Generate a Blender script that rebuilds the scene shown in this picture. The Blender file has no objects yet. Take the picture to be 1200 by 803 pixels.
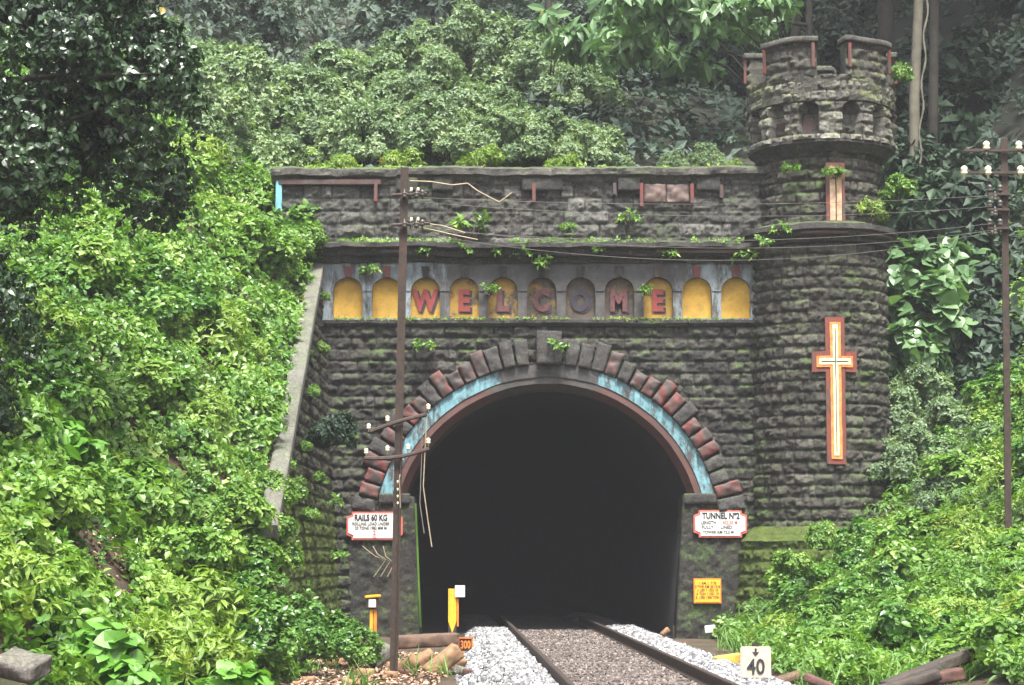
import bpy, math, random
import numpy as np
from mathutils import Vector
SC = bpy.context.scene
COL = SC.collection
R = math.radians
PI = math.pi

# ------------------------------------------------------------ camera, sky, sun, exposure
F = 2400.0
HOR = 648.0
TILT = math.atan((HOR-401.5)/F)
CAMY, CAMZ = -40.0, 1.6
cam = bpy.data.cameras.new('camera'); camo = bpy.data.objects.new('camera', cam)
COL.objects.link(camo); SC.camera = camo
cam.sensor_width = 36; cam.lens = 72.0; cam.sensor_fit = 'HORIZONTAL'
cam.clip_start = 0.1; cam.clip_end = 2000
camo.location = (0, CAMY, CAMZ); camo.rotation_euler = (PI/2+TILT, 0, 0)

SUN_EL, SUN_AZ = 66.0, 170.0      # azimuth clockwise from +Y: the light comes from behind the camera
world = bpy.data.worlds.new('World'); SC.world = world; world.use_nodes = True
nt = world.node_tree; bg = nt.nodes['Background']
sky = nt.nodes.new('ShaderNodeTexSky'); sky.sky_type = 'NISHITA'; sky.sun_disc = False
sky.sun_elevation = R(SUN_EL); sky.sun_rotation = R(SUN_AZ)
sky.air_density = 1.0; sky.dust_density = 4.0; sky.ozone_density = 0.6
hsv = nt.nodes.new('ShaderNodeHueSaturation'); hsv.inputs['Saturation'].default_value = 0.45
nt.links.new(sky.outputs[0], hsv.inputs['Color']); nt.links.new(hsv.outputs[0], bg.inputs[0])
bg.inputs[1].default_value = 0.10
sl = bpy.data.lights.new('sun', 'SUN'); sl.energy = 3.0; sl.angle = R(16); sl.color = (1.0, 0.97, 0.9)
so = bpy.data.objects.new('sun', sl); COL.objects.link(so)
sd = Vector((math.sin(R(SUN_AZ))*math.cos(R(SUN_EL)), math.cos(R(SUN_AZ))*math.cos(R(SUN_EL)), math.sin(R(SUN_EL))))
so.rotation_euler = sd.to_track_quat('Z', 'Y').to_euler(); so.location = sd*50
SC.view_settings.view_transform = 'Standard'; SC.view_settings.look = 'None'
SC.view_settings.gamma = 1; SC.view_settings.use_curve_mapping = False
SC.view_settings.exposure = 2.25
SC.render.engine = 'CYCLES'
SC.cycles.use_denoising = True
SC.cycles.max_bounces = 6; SC.cycles.diffuse_bounces = 3; SC.cycles.glossy_bounces = 2
SC.cycles.transmission_bounces = 3; SC.cycles.volume_bounces = 0; SC.cycles.transparent_max_bounces = 4
HAZE = 0.0006

# ------------------------------------------------------------ helpers
def at(px, py, d):
    """world point seen at photo pixel (px, py) at d metres from the camera along the line of sight"""
    v = 401.5-py
    X = px-600.0; Y = F*math.cos(TILT)-v*math.sin(TILT); Z = F*math.sin(TILT)+v*math.cos(TILT)
    k = d/Y
    return Vector((X*k, CAMY+d, CAMZ+Z*k))
def wx(px, d=40): return at(px, HOR, d).x
def wz(py, d=40): return at(600, py, d).z

def tag(o, label=None, cat=None, group=None, kind=None):
    if label: o['label'] = label
    if cat: o['category'] = cat
    if group: o['group'] = group
    if kind: o['kind'] = kind
    return o
def thing(name, loc, label, cat, group=None, rz=0):
    o = bpy.data.objects.new(name, None); COL.objects.link(o)
    o.location = loc; o.rotation_euler = (0, 0, rz); o.empty_display_size = 0.2
    return tag(o, label, cat, group)
def wloc(o):
    v = Vector((0, 0, 0))
    while o is not None:
        v += o.location; o = o.parent
    return v
def link(name, me, parent=None, mats=()):
    for m in mats: me.materials.append(m)
    o = bpy.data.objects.new(name, me); COL.objects.link(o)
    if parent is not None: o.parent = parent
    return o
def npmesh(name, V, Fc, parent=None, mats=(), smooth=True, attrs=None, fattrs=None, mi=None, world=True):
    """V (n,3); Fc (m,k) constant k"""
    V = np.asarray(V, dtype=np.float64); Fc = np.asarray(Fc, dtype=np.int64)
    if world and parent is not None:
        w = wloc(parent); V = V-np.array([w.x, w.y, w.z])
    me = bpy.data.meshes.new(name)
    k = Fc.shape[1]
    me.vertices.add(len(V)); me.vertices.foreach_set('co', V.astype(np.float32).ravel())
    me.loops.add(Fc.size); me.loops.foreach_set('vertex_index', Fc.astype(np.int32).ravel())
    me.polygons.add(len(Fc)); me.polygons.foreach_set('loop_start', np.arange(0, Fc.size, k, dtype=np.int32))
    try: me.polygons.foreach_set('loop_total', np.full(len(Fc), k, dtype=np.int32))
    except Exception: pass
    me.polygons.foreach_set('use_smooth', np.full(len(Fc), smooth, dtype=bool))
    if mi is not None: me.polygons.foreach_set('material_index', np.asarray(mi, dtype=np.int32))
    me.update(calc_edges=True)
    for kk, a in (attrs or {}).items():
        at_ = me.attributes.new(kk, 'FLOAT', 'POINT'); at_.data.foreach_set('value', np.asarray(a, dtype=np.float32).ravel())
    for kk, a in (fattrs or {}).items():
        at_ = me.attributes.new(kk, 'FLOAT', 'FACE'); at_.data.foreach_set('value', np.asarray(a, dtype=np.float32).ravel())
    return link(name, me, parent, mats)

def _h(ix, iy, iz, seed):
    n = (ix*374761393+iy*668265263+iz*1274126177+seed*974634777) & 0xffffffff
    n = ((n ^ (n >> 13))*1274126177) & 0xffffffff
    n = (n ^ (n >> 16)) & 0xffffffff
    return n/4294967295.0
def vn(x, y, z=0.0, seed=0):
    x, y, z = np.broadcast_arrays(np.asarray(x, float), np.asarray(y, float), np.asarray(z, float))
    ix = np.floor(x).astype(np.int64); iy = np.floor(y).astype(np.int64); iz = np.floor(z).astype(np.int64)
    fx, fy, fz = x-ix, y-iy, z-iz
    fx = fx*fx*(3-2*fx); fy = fy*fy*(3-2*fy); fz = fz*fz*(3-2*fz)
    r = 0
    for a in (0, 1):
        for b in (0, 1):
            for c in (0, 1):
                w = (fx if a else 1-fx)*(fy if b else 1-fy)*(fz if c else 1-fz)
                r = r+w*_h(ix+a, iy+b, iz+c, seed)
    return r
def fbm(x, y, z=0.0, oct=4, seed=0):
    r = 0; a = 0.5; s = 1.0
    for i in range(oct):
        r = r+a*vn(np.asarray(x)*s, np.asarray(y)*s, np.asarray(z)*s, seed+i); a *= .5; s *= 2.03
    return r/(1-0.5**oct)
def sstep(a, b, x):
    t = np.clip((x-a)/(b-a), 0, 1); return t*t*(3-2*t)

# ------------------------------------------------------------ materials
def mat(name):
    m = bpy.data.materials.new(name); m.use_nodes = True
    n = m.node_tree; p = n.nodes['Principled BSDF']; return m, n, p
def N(n, t, **kw):
    o = n.nodes.new(t)
    for k, v in kw.items():
        if k in o.inputs: o.inputs[k].default_value = v
        else: setattr(o, k, v)
    return o
def ramp(n, fac, stops):
    r = n.nodes.new('ShaderNodeValToRGB'); e = r.color_ramp.elements
    while len(e) < len(stops): e.new(0.5)
    for i, (p, c) in enumerate(stops):
        e[i].position = p; e[i].color = (c[0], c[1], c[2], 1) if hasattr(c, '__len__') else (c, c, c, 1)
    n.links.new(fac, r.inputs[0]); return r.outputs[0]
def mixc(n, fac, a, b, mode='MIX'):
    x = n.nodes.new('ShaderNodeMix'); x.data_type = 'RGBA'; x.blend_type = mode
    for s, v in ((0, fac), (6, a), (7, b)):
        if hasattr(v, 'default_value') or hasattr(v, 'links'): n.links.new(v, x.inputs[s])
        else: x.inputs[s].default_value = v if s == 0 else (v[0], v[1], v[2], 1)
    return x.outputs[2]
def mth(n, op, a, b=0.0, clamp=False):
    x = n.nodes.new('ShaderNodeMath'); x.operation = op; x.use_clamp = clamp
    for s, v in ((0, a), (1, b)):
        if hasattr(v, 'links'): n.links.new(v, x.inputs[s])
        else: x.inputs[s].default_value = v
    return x.outputs[0]
def noise(n, scale, detail=4, rough=0.6, vec=None, stretch=None):
    t = n.nodes.new('ShaderNodeTexNoise'); t.inputs['Scale'].default_value = scale
    t.inputs['Detail'].default_value = detail; t.inputs['Roughness'].default_value = rough
    if vec is None:
        tc = n.nodes.new('ShaderNodeTexCoord'); vec = tc.outputs['Object']
    if stretch:
        mp = n.nodes.new('ShaderNodeMapping'); mp.inputs['Scale'].default_value = stretch
        n.links.new(vec, mp.inputs[0]); vec = mp.outputs[0]
    n.links.new(vec, t.inputs['Vector']); return t.outputs['Fac']
def bump(n, p, h, strength=0.5, dist=0.02):
    b = n.nodes.new('ShaderNodeBump'); b.inputs['Strength'].default_value = strength; b.inputs['Distance'].default_value = dist
    n.links.new(h, b.inputs['Height']); n.links.new(b.outputs[0], p.inputs['Normal'])

def stone_mat(name, dark, light, moss=0.5, pale=0.25, blk=True, mosscol=(0.045, 0.075, 0.018), bstr=0.7, lowmoss=0.0, stretch=None, warm=0.22):
    m, n, p = mat(name)
    base = ramp(n, noise(n, 2.2, 6, 0.65), [(0.25, dark), (0.5, [(a+b)/2 for a, b in zip(dark, light)]), (0.75, light)])
    if blk:
        a = n.nodes.new('ShaderNodeAttribute'); a.attribute_name = 'blk'
        base = mixc(n, 1.0, base, ramp(n, a.outputs['Fac'], [(0, 0.45), (0.3, 0.75), (0.6, 1.05), (0.85, 1.35), (1, 1.9)]), 'MULTIPLY')
        j = n.nodes.new('ShaderNodeAttribute'); j.attribute_name = 'joint'
        base = mixc(n, j.outputs['Fac'], base, (0.022, 0.021, 0.019))
    # brownish earthy stains, then pale lichen and lime runs
    base = mixc(n, mth(n, 'MULTIPLY', ramp(n, noise(n, 0.9, 5, 0.7), [(0.45, 0.0), (0.7, 1.0)]), warm), base, (0.10, 0.082, 0.055))
    base = mixc(n, mth(n, 'MULTIPLY', ramp(n, noise(n, 9, 6, 0.75), [(0.55, 0.0), (0.72, 1.0)]), pale), base, (0.26, 0.25, 0.24))
    base = mixc(n, mth(n, 'MULTIPLY', ramp(n, noise(n, 3.0, 6, 0.7, stretch=(2.2, 2.2, 0.25)), [(0.52, 0.0), (0.7, 1.0)]), 0.55), base, (0.02, 0.019, 0.02))
    g = n.nodes.new('ShaderNodeNewGeometry'); s = n.nodes.new('ShaderNodeSeparateXYZ'); n.links.new(g.outputs['Normal'], s.inputs[0])
    up = mth(n, 'MULTIPLY_ADD', s.outputs[2], 0.55); up.node.inputs[2].default_value = 0.0
    mo = mth(n, 'ADD', up, ramp(n, noise(n, 1.1, 5, 0.7), [(0.33, -0.0), (0.72, 0.95)]))
    if lowmoss:
        tc = n.nodes.new('ShaderNodeTexCoord'); s2 = n.nodes.new('ShaderNodeSeparateXYZ'); n.links.new(tc.outputs['Object'], s2.inputs[0])
        mo = mth(n, 'ADD', mo, mth(n, 'MULTIPLY', mth(n, 'SUBTRACT', 3.0, s2.outputs[2], True), lowmoss))
    mo = ramp(n, mth(n, 'MULTIPLY', mo, ramp(n, noise(n, 14, 5, 0.8), [(0.3, 0.35), (0.7, 1.0)])), [(0.42, 0.0), (0.75, 1.0)])
    mc = ramp(n, noise(n, 6, 4), [(0.3, mosscol), (0.7, [c*2.1 for c in mosscol])])
    base = mixc(n, mth(n, 'MULTIPLY', mo, moss), base, mc)
    base = mixc(n, 1.0, base, ramp(n, noise(n, 26, 8, 0.85), [(0.36, 0.45), (0.5, 0.95), (0.64, 1.6)]), 'MULTIPLY')
    n.links.new(base, p.inputs['Base Color'])
    p.inputs['Specular IOR Level'].default_value = 0.35
    n.links.new(ramp(n, noise(n, 5, 4), [(0.3, 0.6), (0.7, 0.95)]), p.inputs['Roughness'])
    bump(n, p, noise(n, 24, 8, 0.85), min(1, bstr*1.4), 0.05)
    return m
def plain(name, col, rough=0.6, var=0.35, scale=12, metal=0.0, dirt=(0.03, 0.028, 0.024), dirta=0.35, bstr=0.3):
    m, n, p = mat(name)
    b = mixc(n, 1.0, (col[0], col[1], col[2]), ramp(n, noise(n, scale, 5), [(0.3, 1-var), (0.7, 1+var)]), 'MULTIPLY')
    b = mixc(n, mth(n, 'MULTIPLY', ramp(n, noise(n, scale*0.6, 6, 0.75), [(0.5, 0.0), (0.68, 1.0)]), dirta), b, dirt)
    n.links.new(b, p.inputs['Base Color']); p.inputs['Roughness'].default_value = rough; p.inputs['Metallic'].default_value = metal
    bump(n, p, noise(n, scale*6, 4), bstr, 0.006)
    return m
def leaf_mat(name, c0, c1, c2, rough=0.42, trans=0.3, patch=0.5, spec=0.5):
    m, n, p = mat(name)
    a = n.nodes.new('ShaderNodeAttribute'); a.attribute_name = 'rnd'
    f = mth(n, 'ADD', mth(n, 'MULTIPLY', a.outputs['Fac'], 1-patch), mth(n, 'MULTIPLY', ramp(n, noise(n, 0.9, 2, 0.5), [(0.3, 0.0), (0.7, 1.0)]), patch))
    c = ramp(n, f, [(0.05, c0), (0.5, c1), (0.93, c2)])
    yl = mth(n, 'GREATER_THAN', a.outputs['Fac'], 0.985)
    c = mixc(n, yl, c, (0.30, 0.22, 0.03))
    n.links.new(c, p.inputs['Base Color']); p.inputs['Roughness'].default_value = rough
    p.inputs['Specular IOR Level'].default_value = spec
    t = n.nodes.new('ShaderNodeBsdfTranslucent'); n.links.new(mixc(n, 1.0, c, (1.15, 1.25, 0.6), 'MULTIPLY'), t.inputs[0])
    mx = n.nodes.new('ShaderNodeMixShader'); mx.inputs[0].default_value = trans
    n.links.new(p.outputs[0], mx.inputs[1]); n.links.new(t.outputs[0], mx.inputs[2])
    n.links.new(mx.outputs[0], n.nodes['Material Output'].inputs[0])
    return m
def paint_mat(name, paint, under, amount=0.5, scale=3.0, xfade=None, streak=True, rough=0.7):
    """weathered paint over stone; amount = how much paint is left; xfade=(x0,x1,x2,x3) worn away between x1 and x2"""
    m, n, p = mat(name)
    nz = noise(n, scale, 7, 0.72, stretch=(1.6, 1.6, 0.55) if streak else None)
    f = nz
    if xfade:
        tc = n.nodes.new('ShaderNodeTexCoord'); s = n.nodes.new('ShaderNodeSeparateXYZ'); n.links.new(tc.outputs['Object'], s.inputs[0])
        x0, x1, x2, x3 = xfade
        lo = min(x0, x1, x2, x3)-1; w = (max(xfade)+1)-lo
        u = mth(n, 'DIVIDE', mth(n, 'SUBTRACT', s.outputs[0], lo), w)
        k = ramp(n, u, [((x0-lo)/w, 0.0), ((x1-lo)/w, 0.42), ((x2-lo)/w, 0.42), ((x3-lo)/w, 0.0)])
        f = mth(n, 'ADD', nz, k)
    f = ramp(n, f, [(amount, 1.0), (amount+0.13, 0.0)])
    pc = ramp(n, noise(n, scale*2.5, 5, 0.7), [(0.3, [c*0.72 for c in paint]), (0.7, [min(1, c*1.15) for c in paint])])
    uc = ramp(n, noise(n, 6, 5, 0.7), [(0.3, [c*0.5 for c in under]), (0.7, [c*1.4 for c in under])])
    c = mixc(n, f, uc, pc)
    c = mixc(n, mth(n, 'MULTIPLY', ramp(n, noise(n, 5.0, 7, 0.75, stretch=(3, 3, 0.3) if streak else (1, 1, 1)), [(0.5, 0.0), (0.7, 1.0)]), 0.6), c, (0.035, 0.033, 0.03))
    n.links.new(c, p.inputs['Base Color']); p.inputs['Roughness'].default_value = rough
    bump(n, p, noise(n, 30, 6, 0.7), 0.5, 0.015)
    return m

M = {}
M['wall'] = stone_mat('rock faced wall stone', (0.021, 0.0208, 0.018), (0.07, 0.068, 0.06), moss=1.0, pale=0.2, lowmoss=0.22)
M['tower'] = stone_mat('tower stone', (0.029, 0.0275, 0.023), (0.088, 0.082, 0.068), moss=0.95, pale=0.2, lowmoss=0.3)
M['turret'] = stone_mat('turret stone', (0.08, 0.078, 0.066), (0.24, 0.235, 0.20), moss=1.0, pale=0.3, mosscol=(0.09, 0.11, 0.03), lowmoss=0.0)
M['parapet'] = stone_mat('haze lightened parapet stone', (0.05, 0.049, 0.046), (0.14, 0.137, 0.128), moss=0.7, pale=0.35)  # stone tone raised: haze over the parapet is put into its colour
M['ledge'] = stone_mat('cornice stone', (0.024, 0.022, 0.022), (0.075, 0.07, 0.066), moss=0.8, pale=0.35, blk=False, warm=0.15)
M['coping'] = stone_mat('coping stone', (0.05, 0.047, 0.043), (0.14, 0.132, 0.12), moss=0.8, pale=0.5, blk=False)
M['pier'] = stone_mat('dark plastered pier', (0.016, 0.016, 0.015), (0.042, 0.038, 0.034), moss=0.8, pale=0.25, blk=False, warm=0.3, lowmoss=0.2)
M['concrete'] = stone_mat('weathered concrete coping', (0.10, 0.096, 0.086), (0.26, 0.248, 0.222), moss=0.4, pale=0.4, blk=False, warm=0.25)
M['wing'] = stone_mat('mossy wing wall stone', (0.02, 0.02, 0.016), (0.05, 0.048, 0.036), moss=1.0, pale=0.1, mosscol=(0.045, 0.065, 0.010), lowmoss=0.9)
M['lining'] = plain('dark tunnel lining', (0.012, 0.012, 0.014), 0.9, 0.4, 2, dirt=(0.006, 0.006, 0.006))  # near-black base colour, shared by lining, end wall and tunnel floor
M['grey block'] = stone_mat('grey voussoir', (0.032, 0.03, 0.031), (0.10, 0.094, 0.092), moss=0.3, pale=0.35, blk=False, bstr=1.0)
M['red block'] = paint_mat('flaking red painted voussoir', (0.12, 0.024, 0.019), (0.045, 0.041, 0.037), 0.44, 4.0)
M['red block faint'] = paint_mat('worn red painted voussoir', (0.08, 0.033, 0.03), (0.045, 0.041, 0.038), 0.42, 5.0)
M['blue band'] = paint_mat('flaking blue paint', (0.15, 0.31, 0.36), (0.05, 0.047, 0.045), 0.475, 4.5, xfade=(-1.2, -0.2, 0.55, 1.1))
M['red band'] = paint_mat('faded red oxide paint', (0.085, 0.034, 0.028), (0.042, 0.036, 0.032), 0.62, 1.6, xfade=(-1.6, -0.4, 0.5, 1.5), streak=False)
M['pink stone'] = paint_mat('worn pinkish stone', (0.12, 0.078, 0.068), (0.05, 0.046, 0.042), 0.52, 8, streak=False)
M['niche plaster'] = paint_mat('worn blue white plaster', (0.20, 0.235, 0.255), (0.06, 0.057, 0.057), 0.47, 3.2, xfade=(-2.6, -0.9, 1.9, 2.9))
M['red trim'] = paint_mat('red trim paint', (0.14, 0.03, 0.024), (0.05, 0.045, 0.04), 0.48, 7)
M['dark red trim'] = paint_mat('dull red trim paint', (0.07, 0.028, 0.025), (0.05, 0.046, 0.042), 0.45, 7)
M['blue trim'] = paint_mat('blue trim paint', (0.16, 0.42, 0.50), (0.09, 0.09, 0.09), 0.62, 4)
def panel_mat(name, k):
    y = (0.52, 0.30, 0.035); w = (0.07, 0.052, 0.036)
    return paint_mat(name, [a*(1-k*0.55)+b*k*0.55 for a, b in zip(y, w)], w, 0.74-0.33*k, 4, streak=False)
M['letter'] = plain('red letter paint', (0.24, 0.035, 0.028), 0.6, 0.3, 9, dirta=0.25)
M['letter worn'] = plain('worn letter paint', (0.13, 0.045, 0.045), 0.7, 0.4, 9, dirta=0.5)
M['letter shade'] = plain('black letter shade paint', (0.03, 0.025, 0.035), 0.7, 0.3, 9, dirta=0.2)
M['rust'] = plain('rusty steel', (0.032, 0.021, 0.016), 0.75, 0.5, 14, 0.2, dirt=(0.075, 0.03, 0.015), dirta=0.6)
M['rust dark'] = plain('dark old steel', (0.045, 0.03, 0.026), 0.7, 0.45, 14, 0.3, dirt=(0.10, 0.05, 0.03), dirta=0.4)
M['rail'] = plain('rail steel side', (0.05, 0.037, 0.032), 0.65, 0.35, 10, 0.4, dirt=(0.12, 0.06, 0.035), dirta=0.3)
M['rail top'] = plain('rail running surface', (0.20, 0.19, 0.19), 0.35, 0.2, 10, 0.9, dirta=0.1)
M['insulator'] = plain('cream porcelain', (0.72, 0.66, 0.48), 0.3, 0.15, 20, dirta=0.15)
M['insulator dark'] = plain('dark porcelain', (0.06, 0.055, 0.05), 0.4, 0.3, 20)
M['wire'] = plain('weathered wire', (0.12, 0.11, 0.105), 0.6, 0.3, 10)
M['white board'] = plain('white board paint', (0.56, 0.555, 0.54), 0.55, 0.08, 14, dirt=(0.35, 0.3, 0.25), dirta=0.25, bstr=0.05)
M['cream board'] = plain('cream board paint', (0.46, 0.40, 0.31), 0.6, 0.15, 14, dirt=(0.2, 0.15, 0.1), dirta=0.35, bstr=0.1)
M['red border'] = plain('pale red border paint', (0.48, 0.10, 0.075), 0.6, 0.2, 14)
M['black'] = plain('black lettering', (0.02, 0.02, 0.022), 0.8, 0.2, 14, dirta=0.0)
M['red ink'] = plain('red lettering', (0.6, 0.08, 0.06), 0.6, 0.2, 14, dirta=0.0)
M['yellow'] = plain('yellow road paint', (0.72, 0.36, 0.02), 0.55, 0.15, 14, dirta=0.15)
M['orange'] = plain('orange paint', (0.72, 0.19, 0.02), 0.55, 0.2, 14, dirta=0.25)
M['yellow stone'] = plain('yellow painted stone', (0.55, 0.36, 0.06), 0.8, 0.3, 9, dirta=0.5)
M['timber'] = plain('brown weathered timber', (0.095, 0.055, 0.035), 0.8, 0.4, 7, dirt=(0.05, 0.03, 0.02), dirta=0.5, bstr=0.7)
M['timber tan'] = plain('tan block', (0.22, 0.125, 0.065), 0.85, 0.4, 8, dirt=(0.08, 0.05, 0.035), dirta=0.5, bstr=0.8)
M['timber dark'] = plain('old dark timber', (0.04, 0.03, 0.024), 0.8, 0.4, 7, dirt=(0.03, 0.02, 0.02), dirta=0.5, bstr=0.8)
M['timber red'] = plain('red brown block', (0.08, 0.034, 0.026), 0.8, 0.4, 7, dirta=0.4, bstr=0.7)
M['sleeper'] = plain('dusty sleeper', (0.075, 0.062, 0.055), 0.85, 0.35, 8, dirt=(0.05, 0.04, 0.035), dirta=0.6, bstr=0.6)
M['rock'] = stone_mat('pale rock', (0.14, 0.13, 0.12), (0.34, 0.31, 0.27), moss=0.35, pale=0.4, blk=False)
M['vine dry'] = plain('dry vine stem', (0.30, 0.24, 0.16), 0.8, 0.3, 20)
M['bark'] = plain('bark', (0.032, 0.027, 0.021), 0.9, 0.5, 5, dirt=(0.03, 0.035, 0.02), dirta=0.5, bstr=0.9)
M['bark pale'] = plain('pale bark', (0.11, 0.10, 0.075), 0.9, 0.35, 4, dirt=(0.08, 0.08, 0.05), dirta=0.5, bstr=0.7)
M['cross red'] = paint_mat('cross dark red rim', (0.17, 0.035, 0.02), (0.05, 0.044, 0.038), 0.50, 7)
M['cross orange'] = plain('cross orange paint', (0.66, 0.21, 0.055), 0.6, 0.45, 7, dirt=(0.18, 0.06, 0.03), dirta=0.5)
M['cross cream'] = plain('cross cream paint', (0.75, 0.58, 0.36), 0.5, 0.1, 14, dirta=0.08)
M['slit cream'] = plain('worn cream slit paint', (0.42, 0.29, 0.18), 0.6, 0.35, 9, dirt=(0.30, 0.11, 0.05), dirta=0.6)
# foliage
M['leaf bright'] = leaf_mat('bright bank leaf', (0.03, 0.085, 0.012), (0.12, 0.24, 0.032), (0.28, 0.39, 0.09), 0.42, 0.35)
M['leaf mid'] = leaf_mat('mid green leaf', (0.03, 0.09, 0.018), (0.08, 0.19, 0.03), (0.22, 0.35, 0.07), 0.35, 0.33)
M['leaf dark'] = leaf_mat('dark glossy leaf', (0.008, 0.022, 0.009), (0.018, 0.042, 0.014), (0.035, 0.07, 0.022), 0.3, 0.12, spec=0.45)
M['leaf mist'] = leaf_mat('haze tinted hill leaf', (0.07, 0.12, 0.06), (0.16, 0.24, 0.115), (0.30, 0.38, 0.20), 0.5, 0.35)  # paleness of hazy air painted into the leaf colour
M['leaf pale'] = leaf_mat('pale broad leaf', (0.06, 0.12, 0.05), (0.10, 0.19, 0.075), (0.17, 0.27, 0.12), 0.38, 0.3)
M['leaf big'] = leaf_mat('large foreground leaf', (0.06, 0.16, 0.02), (0.11, 0.26, 0.035), (0.17, 0.34, 0.06), 0.42, 0.35)
M['leaf forest'] = leaf_mat('shade darkened forest leaf', (0.010, 0.022, 0.014), (0.020, 0.042, 0.022), (0.04, 0.078, 0.034), 0.55, 0.15, spec=0.25)  # leaf colour darkened to deepen the shade under the canopy
M['leaf far'] = leaf_mat('mist tinted far leaf', (0.03, 0.048, 0.040), (0.06, 0.09, 0.068), (0.11, 0.155, 0.11), 0.6, 0.2, spec=0.25)  # greyed and lightened so the far mist sits in the leaf colour
M['leaf yellow'] = leaf_mat('yellow green leaf', (0.09, 0.17, 0.02), (0.16, 0.26, 0.03), (0.25, 0.33, 0.05), 0.45, 0.35)
M['grass'] = leaf_mat('grass blade', (0.05, 0.13, 0.02), (0.09, 0.2, 0.03), (0.17, 0.28, 0.06), 0.5, 0.35)

# ------------------------------------------------------------ small mesh builder
class MB:
    def __init__(s): s.v = []; s.f = []; s.mi = []; s.cur = 0
    def add(s, vs, fs):
        b = len(s.v); s.v += [tuple(v) for v in vs]; s.f += [tuple(b+i for i in f) for f in fs]; s.mi += [s.cur]*len(fs); return s
    def box(s, c, d, rot=None, jit=0, bev=0.0):
        x, y, z = d[0]/2, d[1]/2, d[2]/2
        b = min(bev, x*.9, y*.9, z*.9)
        import bmesh
        bm = bmesh.new(); bmesh.ops.create_cube(bm, size=1)
        for v in bm.verts: v.co = Vector((v.co.x*2*x, v.co.y*2*y, v.co.z*2*z))
        if b > 0: bmesh.ops.bevel(bm, geom=list(bm.edges), offset=b, segments=2, affect='EDGES')
        if jit:
            for v in bm.verts: v.co += Vector([random.uniform(-jit, jit) for _ in range(3)])
        bm.verts.index_update()
        vs = [v.co.copy() for v in bm.verts]
        if rot is not None: vs = [rot @ v for v in vs]
        C = Vector(c); s.add([v+C for v in vs], [[v.index for v in f.verts] for f in bm.faces]); bm.free(); return s
    def tube(s, pts, r, n=6, cap=True):
        pts = [Vector(p) for p in pts]; rr = r if hasattr(r, '__len__') else [r]*len(pts)
        b = len(s.v); nrm = None
        for i, p in enumerate(pts):
            t = (pts[min(i+1, len(pts)-1)]-pts[max(i-1, 0)]); t = t.normalized() if t.length > 1e-9 else Vector((0, 0, 1))
            if nrm is None: nrm = t.orthogonal().normalized()
            nrm = (nrm-t*nrm.dot(t)); nrm = nrm.normalized() if nrm.length > 1e-6 else t.orthogonal().normalized()
            bi = t.cross(nrm)
            for k in range(n):
                a = 2*PI*k/n; s.v.append(tuple(p+(nrm*math.cos(a)+bi*math.sin(a))*rr[i]))
        for i in range(len(pts)-1):
            for k in range(n):
                k2 = (k+1) % n; s.f.append((b+i*n+k, b+i*n+k2, b+(i+1)*n+k2, b+(i+1)*n+k)); s.mi.append(s.cur)
        if cap:
            s.f.append(tuple(b+k for k in range(n-1, -1, -1))); e = b+(len(pts)-1)*n; s.f.append(tuple(e+k for k in range(n))); s.mi += [s.cur]*2
        return s
    def sweep(s, prof, pts, up=Vector((0, 0, 1)), flat=False):
        """closed profile [(side, up)] along pts"""
        pts = [Vector(p) for p in pts]; b = len(s.v); n = len(prof)
        for i, p in enumerate(pts):
            t = (pts[min(i+1, len(pts)-1)]-pts[max(i-1, 0)]).normalized()
            sd_ = t.cross(up).normalized(); u = sd_.cross(t)
            for (a, h) in prof: s.v.append(tuple(p+sd_*a+u*h))
        for i in range(len(pts)-1):
            for k in range(n):
                k2 = (k+1) % n; s.f.append((b+i*n+k, b+i*n+k2, b+(i+1)*n+k2, b+(i+1)*n+k)); s.mi.append(s.cur)
        s.f.append(tuple(b+k for k in range(n-1, -1, -1))); e = b+(len(pts)-1)*n; s.f.append(tuple(e+k for k in range(n))); s.mi += [s.cur]*2
        return s
    def lathe(s, c, prof, n=12):
        b = len(s.v)
        for (r, z) in prof:
            for k in range(n):
                a = 2*PI*k/n; s.v.append((c[0]+r*math.cos(a), c[1]+r*math.sin(a), c[2]+z))
        for i in range(len(prof)-1):
            for k in range(n):
                k2 = (k+1) % n; s.f.append((b+i*n+k, b+i*n+k2, b+(i+1)*n+k2, b+(i+1)*n+k)); s.mi.append(s.cur)
        s.f.append(tuple(b+k for k in range(n-1, -1, -1))); e = b+(len(prof)-1)*n; s.f.append(tuple(e+k for k in range(n))); s.mi += [s.cur]*2
        return s
    def prism(s, poly, y0, y1):
        """poly [(x,z)] extruded from y0 (front) to y1"""
        n = len(poly); b = len(s.v)
        s.v += [(x, y0, z) for x, z in poly]+[(x, y1, z) for x, z in poly]
        s.f.append(tuple(b+i for i in range(n))); s.f.append(tuple(b+n+i for i in range(n-1, -1, -1))); s.mi += [s.cur]*2
        for i in range(n):
            j = (i+1) % n; s.f.append((b+j, b+i, b+n+i, b+n+j)); s.mi.append(s.cur)
        return s
    def build(s, name, mats, parent=None, world=True, smooth=False):
        if not isinstance(mats, (list, tuple)): mats = [mats]
        V = s.v
        if world and parent is not None:
            w = wloc(parent); V = [(a-w.x, b-w.y, c-w.z) for a, b, c in V]
        me = bpy.data.meshes.new(name); me.from_pydata(V, [], s.f); me.polygons.foreach_set('material_index', s.mi)
        if smooth: me.polygons.foreach_set('use_smooth', [True]*len(me.polygons))
        me.update()
        return link(name, me, parent, mats)

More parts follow.
